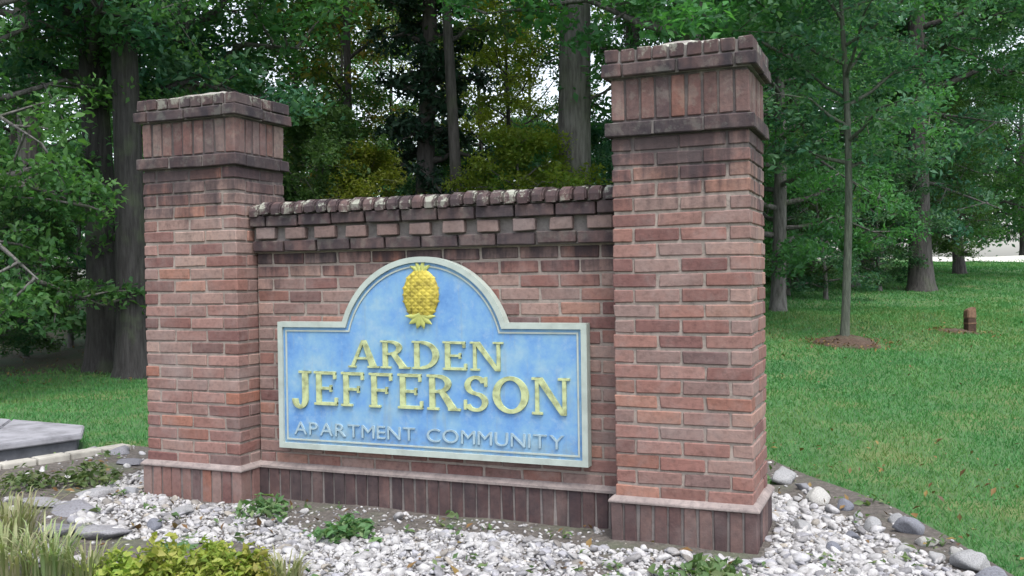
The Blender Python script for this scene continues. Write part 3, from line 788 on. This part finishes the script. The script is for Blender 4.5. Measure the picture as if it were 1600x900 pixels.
def patchy(x, y): return rng.random(x.shape) < 0.6 + 0.4 * sstep(-.55, .1, np.sin(x * 2.9 + 1) * np.sin(y * 3.7 + .5) + .4 * np.sin(x * 7 + y * 5))
def cat_(*P): return [np.concatenate([p[k] for p in P]) for k in range(3)]
big = cat_(pebbles(3000, GRAVEL_A, 0.012, 0.029, patchy), pebbles(700, GRAVEL_B, 0.014, 0.034, patchy), pebbles(350, BED, 0.012, 0.035))
sml = cat_(pebbles(17000, GRAVEL_A, 0.006, 0.014, patchy), pebbles(4000, GRAVEL_B, 0.006, 0.015), pebbles(1800, BED, 0.005, 0.014), pebbles(500, SOILSTRIP, 0.005, 0.014))
V1, F1, T1 = chips(*big, 2); V2, F2, T2 = chips(*sml, 1)
gv = obj('gravel', mesh_np('gravel', np.concatenate([V1, V2]), np.concatenate([F1, F2 + len(V1)]), M_pebble, False, np.concatenate([T1, T2])))
tag(gv, 'loose white and grey gravel spread around the foot of the sign', 'gravel', kind='stuff')

def rock_me(seed, flat):
    rs = np.random.default_rng(seed)
    bm = bmesh.new(); bmesh.ops.create_icosphere(bm, subdivisions=3, radius=1.0)
    ph_ = rs.uniform(0, 6.28, 12); fr = rs.uniform(1.0, 2.6, (6, 3)) * rs.choice([-1, 1], (6, 3))
    cuts = [Vector(rs.normal(0, 1, 3)).normalized() for _ in range(14)]; cd = rs.uniform(0.5, 0.85, 14)
    for v in bm.verts:
        p = v.co.copy()
        for c, d in zip(cuts, cd):
            q = p.dot(c)
            if q > d: p -= c * (q - d) * 0.96
        k = 1 + 0.06 * sum(math.sin(fr[i][0] * p.x * 2 + fr[i][1] * p.y * 2 + fr[i][2] * p.z * 2 + ph_[i]) for i in range(6)) / 2
        v.co = Vector((p.x * k, p.y * k, p.z * k * flat))
    return bm_mesh('rock', bm, M_rock if flat > 0.35 else M_slate, True)
ROCKS = [rock_me(i, f) for i, f in enumerate((0.62, 0.7, 0.5, 0.58))]
SLATES = [rock_me(20 + i, 0.24) for i in range(3)]
def rock(px, py, size, label, flat=False, group=None, rz=None, z=None):
    p = onz(px, py, 0.02)
    me = random.choice(SLATES if flat else ROCKS)
    o = obj('flat_stone' if flat else 'rock', me, None, (p.x, p.y, bedz(p.x, p.y) + size * (0.06 if flat else 0.16)))
    size *= .66 if not flat else .9
    o.scale = (size, size * random.uniform(.6, .85), size); o.rotation_euler = (random.gauss(0, .08), random.gauss(0, .08), random.uniform(0, 6.28) if rz is None else rz)
    return tag(o, label, 'rock' if not flat else 'stone', group)
rock(1222, 748, .17, 'grey rock half hidden behind the base of the nearer pillar')
rock(1275, 782, .13, 'pale grey rock between nearer pillar plinth and the lawn')
rock(1318, 792, .09, 'small dark rock beside a pale one along the lawn edge')
rock(1362, 822, .11, 'pale rounded rock in the middle of the lawn-edge rocks')
rock(1425, 828, .13, 'blue grey angular rock close to the lawn')
rock(1462, 872, .10, 'light grey rock in the gravel near the frame corner')
rock(1518, 884, .16, 'large whitish blue rock at the lower corner of the lawn')
rock(1300, 860, .08, 'small white rock in gravel beside the nearer pillar')
rock(1385, 872, .09, 'small pale rock among dark gravel in front of the lawn')
rock(1250, 828, .10, 'white rock next to the nearer plinth corner')
ORD = ['first', 'second', 'third', 'fourth', 'fifth', 'sixth', 'seventh', 'eighth', 'ninth', 'tenth']
G1 = 'small edging rocks between bed and lawn'
for i, (a, b, s_) in enumerate(sorted(((1340, 806, .06), (1398, 812, .07), (1448, 846, .08), (1490, 862, .06), (1330, 835, .06), (1410, 858, .07), (1290, 812, .06), (1255, 762, .09), (1545, 912, .12), (1235, 790, .07)))):
    rock(a, b, s_, 'small grey edging rock by the lawn, %s counting from the nearer pillar' % ORD[i], group=G1)
for a, b, s_, lab in ((150, 770, .16, 'flat grey stone topmost of the overlapping ones below the slab'), (120, 800, .19, 'large flat grey stone in the middle of the bed below the slab'), (95, 830, .18, 'flat grey stone lowest of the overlapping ones by the grass tufts'),
                      (160, 835, .17, 'flat grey stone touching the white pebbles, above the lime plants'), (70, 790, .15, 'flat grey stone partly behind straw grass tufts'), (185, 705, .16, 'flat grey stone at the end of the edging blocks'),
                      (140, 700, .12, 'small flat stone tucked against the edging blocks'), (205, 722, .12, 'small flat stone close beside the farther pillar'), (60, 865, .16, 'flat stone under the straw grass in the corner'), (220, 880, .14, 'flat stone half covered by lime green leaves')):
    rock(a, b, s_, lab, flat=True, group='flat stones in the bed left of the sign')
rock(205, 770, .10, 'white rock beside the base of the farther pillar')
rock(285, 800, .10, 'white rock in front of the farther pillar')
rock(240, 822, .09, 'pale rock left of the lime green plant')

# ------------------------------------------------------------------ foliage builders
def leaves_np(C, size, droop=0.3, aspect=0.5, fold=0.25, up=0.35, sizevar=0.35):
    """one folded diamond leaf per centre; returns V (n*4,3), F (n*2,3)"""
    n = len(C)
    d = rng.normal(0, 1, (n, 3)); d[:, 2] = d[:, 2] * 0.6 - droop
    d /= np.linalg.norm(d, axis=1, keepdims=True)
    u = rng.normal(0, 0.6, (n, 3)); u[:, 2] += up + 0.4
    sd = np.cross(d, u); sd /= np.linalg.norm(sd, axis=1, keepdims=True) + 1e-9
    nn = np.cross(sd, d)
    s = size * (1 + sizevar * rng.normal(0, 1, n)).clip(.4, 1.9)[:, None]
    b = C - d * s * 0.5; t = C + d * s * 0.5
    l_ = C - d * s * 0.05 + sd * s * aspect * .5 + nn * s * fold * .5; r_ = C - d * s * 0.05 - sd * s * aspect * .5 + nn * s * fold * .5
    V = np.stack([b, l_, t, r_], 1).reshape(-1, 3)
    k = np.arange(n) * 4
    F_ = np.concatenate([np.stack([k, k + 1, k + 2], -1), np.stack([k, k + 2, k + 3], -1)])
    return V, F_
def tree_proto(seed, H, base, R, trunk_r, nl=22, per=5, leaves=16000, size=0.13, clump=0.42, lean=(0, 0), shape='round', leafmat=None, bark=None, droop=0.3, gaps=0.0, rise=0.5):
    rs = random.Random(seed)
    V, Fc = [], []
    def axis(t): return Vector((lean[0] * t * t * H + 0.12 * math.sin(t * 5 + seed), lean[1] * t * t * H + 0.1 * math.sin(t * 4.3 + seed * 2), H * t))
    ts = [0, 0.015, 0.05, 0.12, .2, .3, .4, .5, .6, .7, .8, .9, .97]
    off = axis(0)
    tube(V, Fc, [axis(t) - off for t in ts], [trunk_r * f for f in (1.55, 1.25, 1.05, .98, .92, .85, .76, .66, .54, .42, .3, .18, .06)], 12)
    tips = []
    for i in range(nl):
        t = base / H + (0.97 - base / H) * (i + rs.random()) / nl
        p0 = axis(t) - off; az = i * 2.4 + rs.uniform(-.5, .5)
        u = (t - base / H) / (1 - base / H)
        if shape == 'round': rad = R * (math.sin(math.pi * min(1, 0.18 + 0.82 * u)) ** 0.7) * rs.uniform(.75, 1.1)
        elif shape == 'cone': rad = R * (1 - u) ** 0.8 * rs.uniform(.8, 1.1) + 0.15
        else: rad = R * (0.75 + 0.25 * math.sin(u * 3)) * rs.uniform(.7, 1.1)
        rad = max(rad, .25); el = rise * rs.uniform(.4, 1.2) * (0.5 + u)
        dv = Vector((math.cos(az), math.sin(az), el)).normalized()
        m1 = p0 + dv * rad * .5 + Vector((0, 0, rad * .06)); e = p0 + dv * rad + Vector((0, 0, -droop * rad * .35))
        r0 = trunk_r * (1 - t) * .5 + 0.012
        tube(V, Fc, [p0, p0 + dv * rad * .25, m1, e], [r0, r0 * .75, r0 * .5, r0 * .12], 6)
        for k in range(per):
            f = 0.3 + 0.7 * (k + rs.random()) / per
            q = m1.lerp(e, (f - .5) * 2) if f > .5 else p0.lerp(m1, f * 2)
            dd = Vector((rs.gauss(0, 1), rs.gauss(0, 1), rs.gauss(0, .55) - droop * .4)).normalized() * rad * rs.uniform(.18, .42)
            tube(V, Fc, [q, q + dd * .5 + Vector((0, 0, .03)), q + dd], [r0 * .3, r0 * .2, r0 * .06], 4)
            for ff in (0.45, 0.75, 1.0):
                if rs.random() > gaps: tips.append(q + dd * ff)
    T = np.array([t[:] for t in tips]); n = len(T)
    per_t = rng.poisson(leaves / n, n); idx_ = np.repeat(np.arange(n), per_t)
    off_ = rng.normal(0, 1, (len(idx_), 3)); off_ /= np.linalg.norm(off_, axis=1, keepdims=True)
    off_ *= (rng.random((len(idx_), 1)) ** 0.5) * clump * rng.uniform(.7, 1.35, n)[idx_][:, None]; off_[:, 2] *= 0.6
    C = T[idx_] + off_
    LV, LF = leaves_np(C, size, droop)
    tint = (rng.random(n)[idx_] * 0.75 + rng.random(len(idx_)) * 0.25)
    trunk = mesh_np('trunk', np.array(V), np.array(Fc), bark or M_bark, True)
    crown = mesh_np('crown', LV, LF, leafmat or M_leaf, False, np.repeat(tint, 4))
    return trunk, crown
def with_mat(me, mat):
    c = me.copy(); c.materials.clear(); c.materials.append(mat); return c
_var = {}
def variant(me, mat):
    k = (me.name, mat.name)
    if k not in _var: _var[k] = with_mat(me, mat)
    return _var[k]
def plant_tree(proto, px, d, label, name='tree', scale=1.0, rz=0.0, group=None, leafmat=None, bark=None, sz=None, cat='tree', tilt=(0, 0)):
    p = rd(lat(px, d), d); z = tz(p.x, p.y) - 0.06
    root = empty(name, (p.x, p.y, z), rz); root.scale = (scale, scale, sz or scale); root.rotation_euler.x, root.rotation_euler.y = tilt
    tag(root, label, cat, group)
    obj('trunk', variant(proto[0], bark) if bark else proto[0], root)
    obj('crown', variant(proto[1], leafmat) if leafmat else proto[1], root)
    return root

TALL = tree_proto(1, 15, 4.2, 4.2, 0.24, nl=38, per=7, leaves=50000, size=0.125, clump=0.5)
TALL2 = tree_proto(2, 17, 6.0, 4.6, 0.27, nl=38, per=7, leaves=50000, size=0.125, clump=0.5, lean=(.02, .01))
LOW = tree_proto(3, 10, 1.3, 3.9, 0.17, nl=40, per=7, leaves=48000, size=0.105, clump=0.42, droop=0.6, rise=.35)
SMALL = tree_proto(4, 5.2, 0.5, 2.2, 0.08, nl=30, per=6, leaves=24000, size=0.09, clump=0.34, gaps=.25, droop=.4)
CEDAR = tree_proto(5, 13, 0.6, 1.05, 0.17, nl=70, per=5, leaves=26000, size=0.11, clump=0.26, shape='cone', droop=.5, leafmat=M_needle, bark=M_barkdark, rise=.2)
YOUNG = tree_proto(6, 7.5, 2.3, 2.0, 0.055, nl=30, per=6, leaves=17000, size=0.085, clump=0.32, bark=M_barkyoung, rise=.9)
SPARSE = tree_proto(8, 12, 4.5, 2.4, 0.10, nl=18, per=4, leaves=4500, size=0.13, clump=0.4, bark=M_barkdark, rise=.9)

AIRY = tree_proto(9, 11, 1.6, 3.2, 0.10, nl=34, per=6, leaves=24000, size=0.10, clump=0.42, bark=M_barkdark, rise=.8, gaps=.35, droop=.4)
# ---- individual trees (px column, depth)
plant_tree(TALL, 160, 12.8, 'thick dark trunked tree, leftmost of the pair beside the farther pillar', scale=.85, rz=.4, leafmat=M_leafcool, bark=M_barkshade)
plant_tree(TALL2, 205, 12.2, 'dark trunked tree rising just beside the farther pillar, right one of the pair', scale=.68, rz=2.0, leafmat=M_leaf, bark=M_barkshade, sz=.85)
plant_tree(LOW, -70, 10.6, 'broad tree with low drooping leafy branches at the left edge', scale=.8, rz=1.2, leafmat=M_leaf)
plant_tree(TALL2, 893, 15.5, 'tall tree with wide pale grey trunk behind the wall, close to nearer pillar', scale=1.05, rz=3.3)
plant_tree(CEDAR, 660, 17.5, 'narrow dark evergreen tree behind the middle of the wall', name='evergreen_tree', scale=1.05, rz=.3)
plant_tree(SPARSE, 718, 16.5, 'slender dark straight trunked tree right of the evergreen', scale=1.1, rz=1.0)
plant_tree(SPARSE, 555, 19, 'slender leaning tree left of the evergreen with sky behind', scale=1.0, rz=4.2, leafmat=M_leafautumn, tilt=(0, .05))
plant_tree(YOUNG, 1318, 12.2, 'young slim tree in a mulch ring on the lawn', name='young_tree', scale=.95, rz=.5, leafmat=M_leafcool)
plant_tree(SMALL, 795, 15, 'yellow green bushy small tree seen over the wall', name='small_tree', rz=1.5, scale=.66, leafmat=M_leafyel)
plant_tree(SMALL, 590, 15.5, 'olive green bushy small tree left of the evergreen base', name='small_tree', rz=3.5, scale=.62, leafmat=M_leafyel)
plant_tree(SMALL, 490, 16, 'dark green bush beside the farther pillar, over the wall', name='small_tree', rz=.2, scale=.75, leafmat=M_leaf)
plant_tree(TALL, 300, 15.5, 'dense green tree standing directly behind the farther pillar', rz=.9, scale=.9, leafmat=M_leaf)
plant_tree(LOW, 1215, 17, 'low leafy tree directly behind the nearer pillar', scale=.75, rz=5.0)
plant_tree(TALL, 1075, 13.5, 'tall leafy tree whose branches hang over the nearer pillar', rz=2.2, scale=.85)
plant_tree(TALL, 1440, 22, 'tall dense tree behind the young tree on the lawn', rz=4.0, leafmat=M_leafcool, bark=M_barkdark)
plant_tree(LOW, 1330, 24, 'dark low branching tree at the back of the lawn behind the young tree', rz=2.9, leafmat=M_leafcool)
plant_tree(TALL2, 1250, 24, 'tall dark tree at the woodland edge behind the nearer pillar', rz=.6, leafmat=M_leafcool, bark=M_barkdark)
plant_tree(LOW, 1500, 30, 'bright leafy low tree above the pale road at the far side of the lawn', rz=1.1, leafmat=M_leaf, scale=1.0, bark=M_barkdark)
plant_tree(LOW, 1425, 25, 'bushy green tree left of the pale road', rz=4.1, leafmat=M_leaf, scale=.62, bark=M_barkdark)
plant_tree(AIRY, 545, 23, 'airy tree with turning leaves against the sky, left of the evergreen', rz=.7, scale=.8, leafmat=M_leafautumn)
plant_tree(AIRY, 800, 21, 'airy yellow green tree against the sky, between evergreen and wide trunk', rz=2.7, scale=.72, leafmat=M_leafyel)
plant_tree(AIRY, 625, 27, 'airy pale green tree directly behind the dark evergreen', rz=1.9, scale=.85, leafmat=M_leaf)
plant_tree(AIRY, 745, 25, 'airy yellow green tree just right of the slender dark trunk', rz=3.9, scale=.8, leafmat=M_leafyel)
plant_tree(AIRY, 455, 20, 'airy green tree just right of the farther pillar cap', rz=5.0, scale=.8, leafmat=M_leaf)
for px, d, sc_, lm, lab in ((40, 14.5, .5, M_leaf, 'dark shrub under the drooping branches at the left edge'), (-40, 13.2, .55, M_leafcool, 'shrub cut by the left edge of the frame, under the trees'),
                            (110, 16, .6, M_leaf, 'shrub in the gap left of the thick grey trunks'), (255, 15.5, .6, M_leafcool, 'shrub hidden behind the farther pillar shaft'),
                            (430, 17, .6, M_leaf, 'shrub between the farther pillar and the wall coping'), (700, 21, .7, M_leafcool, 'dark shrub around the foot of the slender straight tree'),
                            (850, 20, .75, M_leaf, 'green shrub left of the wide pale trunk'), (950, 18, .7, M_leafcool, 'shrub between the wide pale trunk and the nearer pillar'),
                            (1230, 21, .7, M_leaf, 'shrub on the woodland edge right of the nearer pillar'), (1290, 20, .6, M_leafcool, 'dark shrub behind the young tree, left of its trunk'),
                            (1375, 22, .62, M_leafcool, 'dark shrub behind the young tree, right of its trunk')):
    plant_tree(SMALL, px, d, lab, name='shrub', scale=sc_, rz=px * .013, group='shrubs in the shade under the trees', leafmat=lm, cat='shrub')
for px, d, pr, sc_, lm, lab in ((60, 20, TALL2, 1, M_leafcool, 'tall tree farther back at the left edge'), (270, 26, TALL, .95, M_leaf, 'distant tree showing left of the farther pillar cap'),
                                (985, 28, TALL2, 1.0, M_leaf, 'distant tree seen just left of the nearer pillar cap'),
                                (1150, 31, TALL, 1.1, M_leafcool, 'distant tree hidden behind the nearer pillar cap'), (1350, 34, TALL2, 1.1, M_leafcool, 'distant tall tree above the young tree crown'),
                                (480, 34, LOW, .6, M_leafcool, 'distant low dark green tree low in the gap right of the farther pillar'),
                                (820, 36, LOW, .62, M_leafcool, 'distant low tree in the pale gap left of the wide trunk'), (1720, 25, TALL2, .85, M_leaf, 'tree just outside the right edge with leaves reaching in'),
                                (1265, 38, LOW, 1.2, M_leafcool, 'distant low tree deep in the shade right of the nearer pillar'),
                                (1600, 52, LOW, 1.15, M_leafcool, 'distant low tree standing behind the pale road at the right edge'), (1500, 54, LOW, 1.1, M_leaf, 'distant low tree behind the pale road, left of the edge one'),
                                (30, 27, LOW, 1.05, M_leaf, 'distant broad tree filling the gap at the upper left edge'), (690, 31, AIRY, .95, M_leafyel, 'distant airy yellow green tree between evergreen and slender trunk'),
                                (520, 30, AIRY, .85, M_leafyel, 'distant airy yellow green tree in the pale gap right of the farther pillar'), (840, 29, AIRY, .85, M_leaf, 'distant airy green tree just left of the wide pale trunk')):
    plant_tree(pr, px, d, lab, rz=px * .017, scale=sc_, group='background woodland trees', leafmat=lm, bark=M_barkdark)
# far wood: one mass
nC = 1250
cr = rng.uniform(-42, 42, nC); cd_ = rng.uniform(42, 64, nC)
frx = cr + 0
cz_ = rng.uniform(0.5, 1, nC) ** 1.0 * 0 + rng.uniform(0.3, 1.0, nC) * np.where(np.abs(cr + 4) < 9, 4.5, 7.5)
wx = CX + RH.x * frx + FH.x * cd_; wy = CY + RH.y * frx + FH.y * cd_
keep = ~((frx > 14) & (frx < 30) & (cd_ < 52))
wx, wy, cz_ = wx[keep], wy[keep], cz_[keep]
cc = np.stack([wx, wy, terrain(wx, wy) + cz_], -1)
ii = np.repeat(np.arange(len(cc)), 70)
oo = rng.normal(0, 1, (len(ii), 3)) * np.array([1.1, 1.1, .8])
LV, LF = leaves_np(cc[ii] + oo, 0.34, .3)
fw = obj('far_woodland', mesh_np('far_woodland', LV, LF, M_leafcool, False, np.repeat(rng.random(len(cc))[ii] * .8 + rng.random(len(ii)) * .2, 4)))
tag(fw, 'distant mass of dark green woodland beyond the trees', 'woodland', kind='stuff')

# ---- far road strip at the right, sunlight put into its pale colour
ra = [rd(lat(1425, 41), 41), rd(lat(1720, 37), 37), rd(lat(1740, 46), 46), rd(lat(1428, 47), 47)]
road = obj('road', sheet('road', [(p.x, p.y) for p in ra], 1.0, lambda x, y: tz(x, y) + 0.03, plain_mat('road_sunlit_tone', (0.55, 0.55, 0.50), .9, .12, 2, .1)))
tag(road, 'distant road beyond the lawn, coloured pale as if sunlit', kind='structure')

# ---- mulch ring and post on the lawn
def mound(px, d, rx, ry, h, label):
    p = rd(lat(px, d), d); bm = bmesh.new(); rings = 7; seg = 28
    ctr = bm.verts.new((0, 0, h)); prev = None
    for i in range(1, rings + 1):
        t = i / rings; row = []
        for k in range(seg):
            a = 2 * math.pi * k / seg; w = 1 + 0.09 * math.sin(3 * a + px) + .05 * math.sin(7 * a)
            x, y = rx * t * w * math.cos(a), ry * t * w * math.sin(a)
            gx_, gy_ = p.x + RH.x * x + FH.x * y, p.y + RH.y * x + FH.y * y
            row.append(bm.verts.new((gx_ - p.x, gy_ - p.y, tz(gx_, gy_) - tz(p.x, p.y) + h * (1 - t ** 1.6) - 0.02 * (t == 1) + random.gauss(0, .008))))
        for k in range(seg):
            j = (k + 1) % seg
            if prev is None: bm.faces.new((ctr, row[k], row[j]))
            else: bm.faces.new((prev[k], row[k], row[j], prev[j]))
        prev = row
    o = obj('mulch_ring', bm_mesh('mulch_ring', bm, M_treemulch, True), None, (p.x, p.y, tz(p.x, p.y)))
    return tag(o, label, 'mulch')
mound(1325, 12.2, .42, .5, .12, 'dark mulch ring heaped around the young tree')
mound(1497, 13.2, .3, .3, .05, 'small dark mulch patch beside the short brown post')
p = rd(lat(1515, 13.2), 13.2); z = tz(p.x, p.y)
post = empty('wooden_post', (p.x, p.y, z), .5); post.scale = (.9, .9, .85); tag(post, 'short brown wooden post standing on the lawn near the frame edge', 'post')
M_wood = plain_mat('post_brown', (0.060, 0.036, 0.026), .9, .3, 26, .5); M_wood2 = plain_mat('post_tan', (0.16, 0.095, 0.062), .85, .3, 26, .5)
obj('shaft', box_mesh('shaft', -.065, .065, -.065, .065, -.1, .24, M_wood, .012), post)
bm = bmesh.new(); v8 = bm_box(bm, -.072, .072, -.072, .072, .2415, .40, )
for v in v8[4:]: v.co.z += v.co.x * .35; v.co.x *= .9; v.co.y *= .9                      # weathered slanting top
bmesh.ops.bevel(bm, geom=bm.edges[:], offset=.014, segments=2, affect='EDGES'); obj('cap', bm_mesh('cap', bm, M_wood2), post)
obj('band', box_mesh('band', -.069, .069, -.069, .069, .150, .172, M_wood2, .003), post)

# ------------------------------------------------------------------ low plants
def blades(name, cx, cy, n, rad, hgt, wid, mat, label, cat, group=None, spread=.8):
    z0 = bedz(cx, cy); a = rng.uniform(0, 6.28, n); rr = rad * np.sqrt(rng.random(n)) * .5
    bx, by = rr * np.cos(a), rr * np.sin(a)
    d = np.stack([np.cos(a + rng.normal(0, .6, n)), np.sin(a + rng.normal(0, .6, n))], -1); h = hgt * rng.uniform(.55, 1.15, n)
    sp = rng.uniform(.15, 1, n) * spread * h
    sd = np.stack([-d[:, 1], d[:, 0]], -1) * wid * rng.uniform(.6, 1.3, n)[:, None]
    Vv = []
    for t, k, w in ((0, 0, .7), (.45, .62, 1), (.8, .93, .75), (1.0, .95, .05)):
        px_ = bx + d[:, 0] * sp * t * t * 1.1; py_ = by + d[:, 1] * sp * t * t * 1.1; pz_ = h * k
        Vv.append(np.stack([px_ - sd[:, 0] * w / 2, py_ - sd[:, 1] * w / 2, pz_], -1)); Vv.append(np.stack([px_ + sd[:, 0] * w / 2, py_ + sd[:, 1] * w / 2, pz_], -1))
    V = np.stack(Vv, 1).reshape(-1, 3); k = np.arange(n)[:, None] * 8
    F_ = np.concatenate([k + np.array([[q, q + 1, q + 3, q + 2]]) for q in (0, 2, 4)])
    o = obj(name, mesh_np(name, V, F_, mat, True, np.repeat(rng.random(n), 8)), None, (cx, cy, z0 - .01))
    return tag(o, label, cat, group)
def leafy(name, cx, cy, n, rad, hgt, size, mat, label, cat, group=None):
    z0 = bedz(cx, cy); a = rng.uniform(0, 6.28, n); rr = rad * np.sqrt(rng.random(n))
    lob = 1 + .35 * np.sin(3 * a + cx * 9) + .2 * np.sin(5 * a + cy * 7)
    C = np.stack([rr * lob * np.cos(a), rr * lob * np.sin(a), hgt * (.75 + .35 * np.sin(rr * 40 + 4 * a)) * rng.random(n) ** .8 * (1 - .6 * (rr / rad) ** 2) + .015], -1)
    V, F_ = leaves_np(C, size, -.1, aspect=.55, up=.6)
    o = obj(name, mesh_np(name, V, F_, mat, False, np.repeat(rng.random(n), 4)), None, (cx, cy, z0))
    return tag(o, label, cat, group)
def at(px, py): q = onz(px, py, .03); return q.x, q.y
for i, (px, py, n, rad, h) in enumerate(((190, 908, 420, .14, .14), (262, 905, 520, .15, .17), (335, 902, 480, .14, .16), (395, 898, 260, .11, .12))):
    x, y = at(px, py); leafy('lime_plant', x, y, n * 2, rad, h, .034, M_lime, 'bright lime green plant clump at the front, %s of four from the left' % ORD[i], 'plant', 'lime green plants at the front')
for px, py, n, rad, h, lab in ((415, 800, 160, .13, .10, 'small green weed against the wall plinth by the farther pillar'), (545, 838, 260, .13, .10, 'green weed tuft in the pebbles in front of the wall'),
                              (1110, 895, 200, .15, .06, 'low green weed at the foot of the nearer pillar plinth'), (140, 752, 260, .16, .14, 'green leafy weed between slab edging and farther pillar'),
                              (35, 760, 200, .16, .14, 'green weed at the left edge below the edging blocks')):
    x, y = at(px, py); leafy('weed', x, y, n, rad, h, .045, M_weed, lab, 'weed')
GS = 'straw coloured grass tufts at the left of the bed'
for px, py, n, rad, h, lab in ((20, 850, 150, .2, .24, 'pale straw green grass tuft at the left edge, tallest one'), (75, 900, 150, .18, .2, 'pale straw grass tuft right of the tallest one in the corner'), (-35, 800, 110, .18, .2, 'straw grass tuft cut by the left edge, above the others'),
                               (140, 905, 110, .15, .15, 'low straw grass tuft just left of the lime plants'), (445, 905, 80, .12, .12, 'small straw grass tuft right of the lime plants'), (10, 912, 130, .2, .22, 'straw grass tuft in the lower corner of the frame')):
    x, y = at(px, py); blades('grass_tuft', x, y, n, rad, h, .008, M_straw, lab, 'grass tuft', GS)
# soft green sprigs through the bed
x, y, s_ = pebbles(420, BED, 0, 1)
Vs, Fs = leaves_np(np.repeat(np.stack([x, y, bedz_np(x, y) + .02], -1), 5, 0) + rng.normal(0, .022, (len(x) * 5, 3)) * np.array([1, 1, .5]), .035, -.2, up=.6)
tag(obj('ground_cover', mesh_np('ground_cover', Vs, Fs, M_weed, False, np.repeat(rng.random(len(x) * 5), 4))), 'tiny green seedlings scattered through the bed', 'ground cover', kind='stuff')

# ---- lawn blades
def lawn_pts(n, r0, r1, d0, d1):
    d = d0 + (d1 - d0) * rng.random(n) ** 1.5; r = rng.uniform(r0, r1, n) * (.28 + .72 * d / d1)
    return r, d
R1, D1 = lawn_pts(200000, .2, 9.5, 2.9, 18); R2, D2 = lawn_pts(90000, -8.6, -.8, 5.2, 13.5)
D3 = rng.uniform(14, 40, 90000); R3 = rng.uniform(.1, .56, 90000) * D3
r = np.concatenate([R1, R2, R3]); d = np.concatenate([D1, D2, D3])
x = CX + RH.x * r + FH.x * d; y = CY + RH.y * r + FH.y * d
ok = ~in_poly(x, y, BED) & ~in_poly(x, y, slab_top) & (d < forest_edge(r) + rng.normal(.3, .8, len(r)))
q = (x - rd(lat(1325, 12.2), 12.2).x) ** 2 + (y - rd(lat(1325, 12.2), 12.2).y) ** 2
ok &= q > .2
x, y, d = x[ok], y[ok], d[ok]; n = len(x)
h = (0.016 + .028 * rng.random(n) ** 1.6) * (1 + .03 * (d - 5)); w = .0035 * (1 + .16 * (d - 5)); a = rng.uniform(0, 6.28, n)
z = terrain(x, y) - .004
ln = rng.normal(0, .55, (n, 2)) * h[:, None]
V = np.stack([np.stack([x - np.cos(a) * w, y - np.sin(a) * w, z], -1), np.stack([x + np.cos(a) * w, y + np.sin(a) * w, z], -1), np.stack([x + ln[:, 0], y + ln[:, 1], z + h], -1)], 1).reshape(-1, 3)
patch = .5 + .25 * np.sin(x * .8 + 1.3) * np.sin(y * .63 + .4) + .15 * np.sin(x * 3.1 + y * 1.7) + .18 * np.sin(x * 6.3 - y * 4.1 + 2 * np.sin(y * 2)) + .35 * sstep(10.5, 12.5, d) * sstep(20, 14, d)
lw = obj('grass', mesh_np('grass', V, np.arange(n * 3).reshape(-1, 3), M_blade, False, np.repeat(np.clip(rng.random(n) * .5 + patch * .55 - .05, 0, 1), 3)))
tag(lw, 'short mown grass blades of the lawn on both sides of the sign', 'grass', kind='stuff')
# fallen leaves over lawn, bed and woodland floor
r = np.concatenate([rng.uniform(-9, -1, 1500), rng.uniform(.5, 9, 330), rng.uniform(-4, 3, 650), lat(1325, 12.2) + rng.normal(0, .34, 420), lat(1497, 13.2) + rng.normal(0, .25, 200)]); d = np.concatenate([rng.uniform(11, 22, 1500), rng.uniform(5, 20, 330), rng.uniform(2.8, 6.5, 650), 12.2 + rng.normal(0, .36, 420), 13.2 + rng.normal(0, .25, 200)])
x = CX + RH.x * r + FH.x * d; y = CY + RH.y * r + FH.y * d; ok = ~near_monument(x, y); x, y = x[ok], y[ok]
V, F_ = leaves_np(np.stack([x, y, terrain(x, y) + .03 + .07 * np.exp(-(((x - rd(lat(1325, 12.2), 12.2).x) ** 2 + (y - rd(lat(1325, 12.2), 12.2).y) ** 2) / .1))], -1), .04, 0, aspect=.5, up=2.5)
M_litter = leaf_mat('fallen_leaf', [(0, (0.10, 0.055, 0.025)), (0.4, (0.17, 0.10, 0.04)), (0.7, (0.22, 0.16, 0.05)), (1, (0.08, 0.05, 0.035))], trans=.1)
tag(obj('fallen_leaves', mesh_np('fallen_leaves', V, F_, M_litter, False, np.repeat(rng.random(len(x)), 4))), 'scattered brown fallen leaves on the lawn and bed', 'leaves', kind='stuff')
print('bricks done; objects:', len(bpy.data.objects))
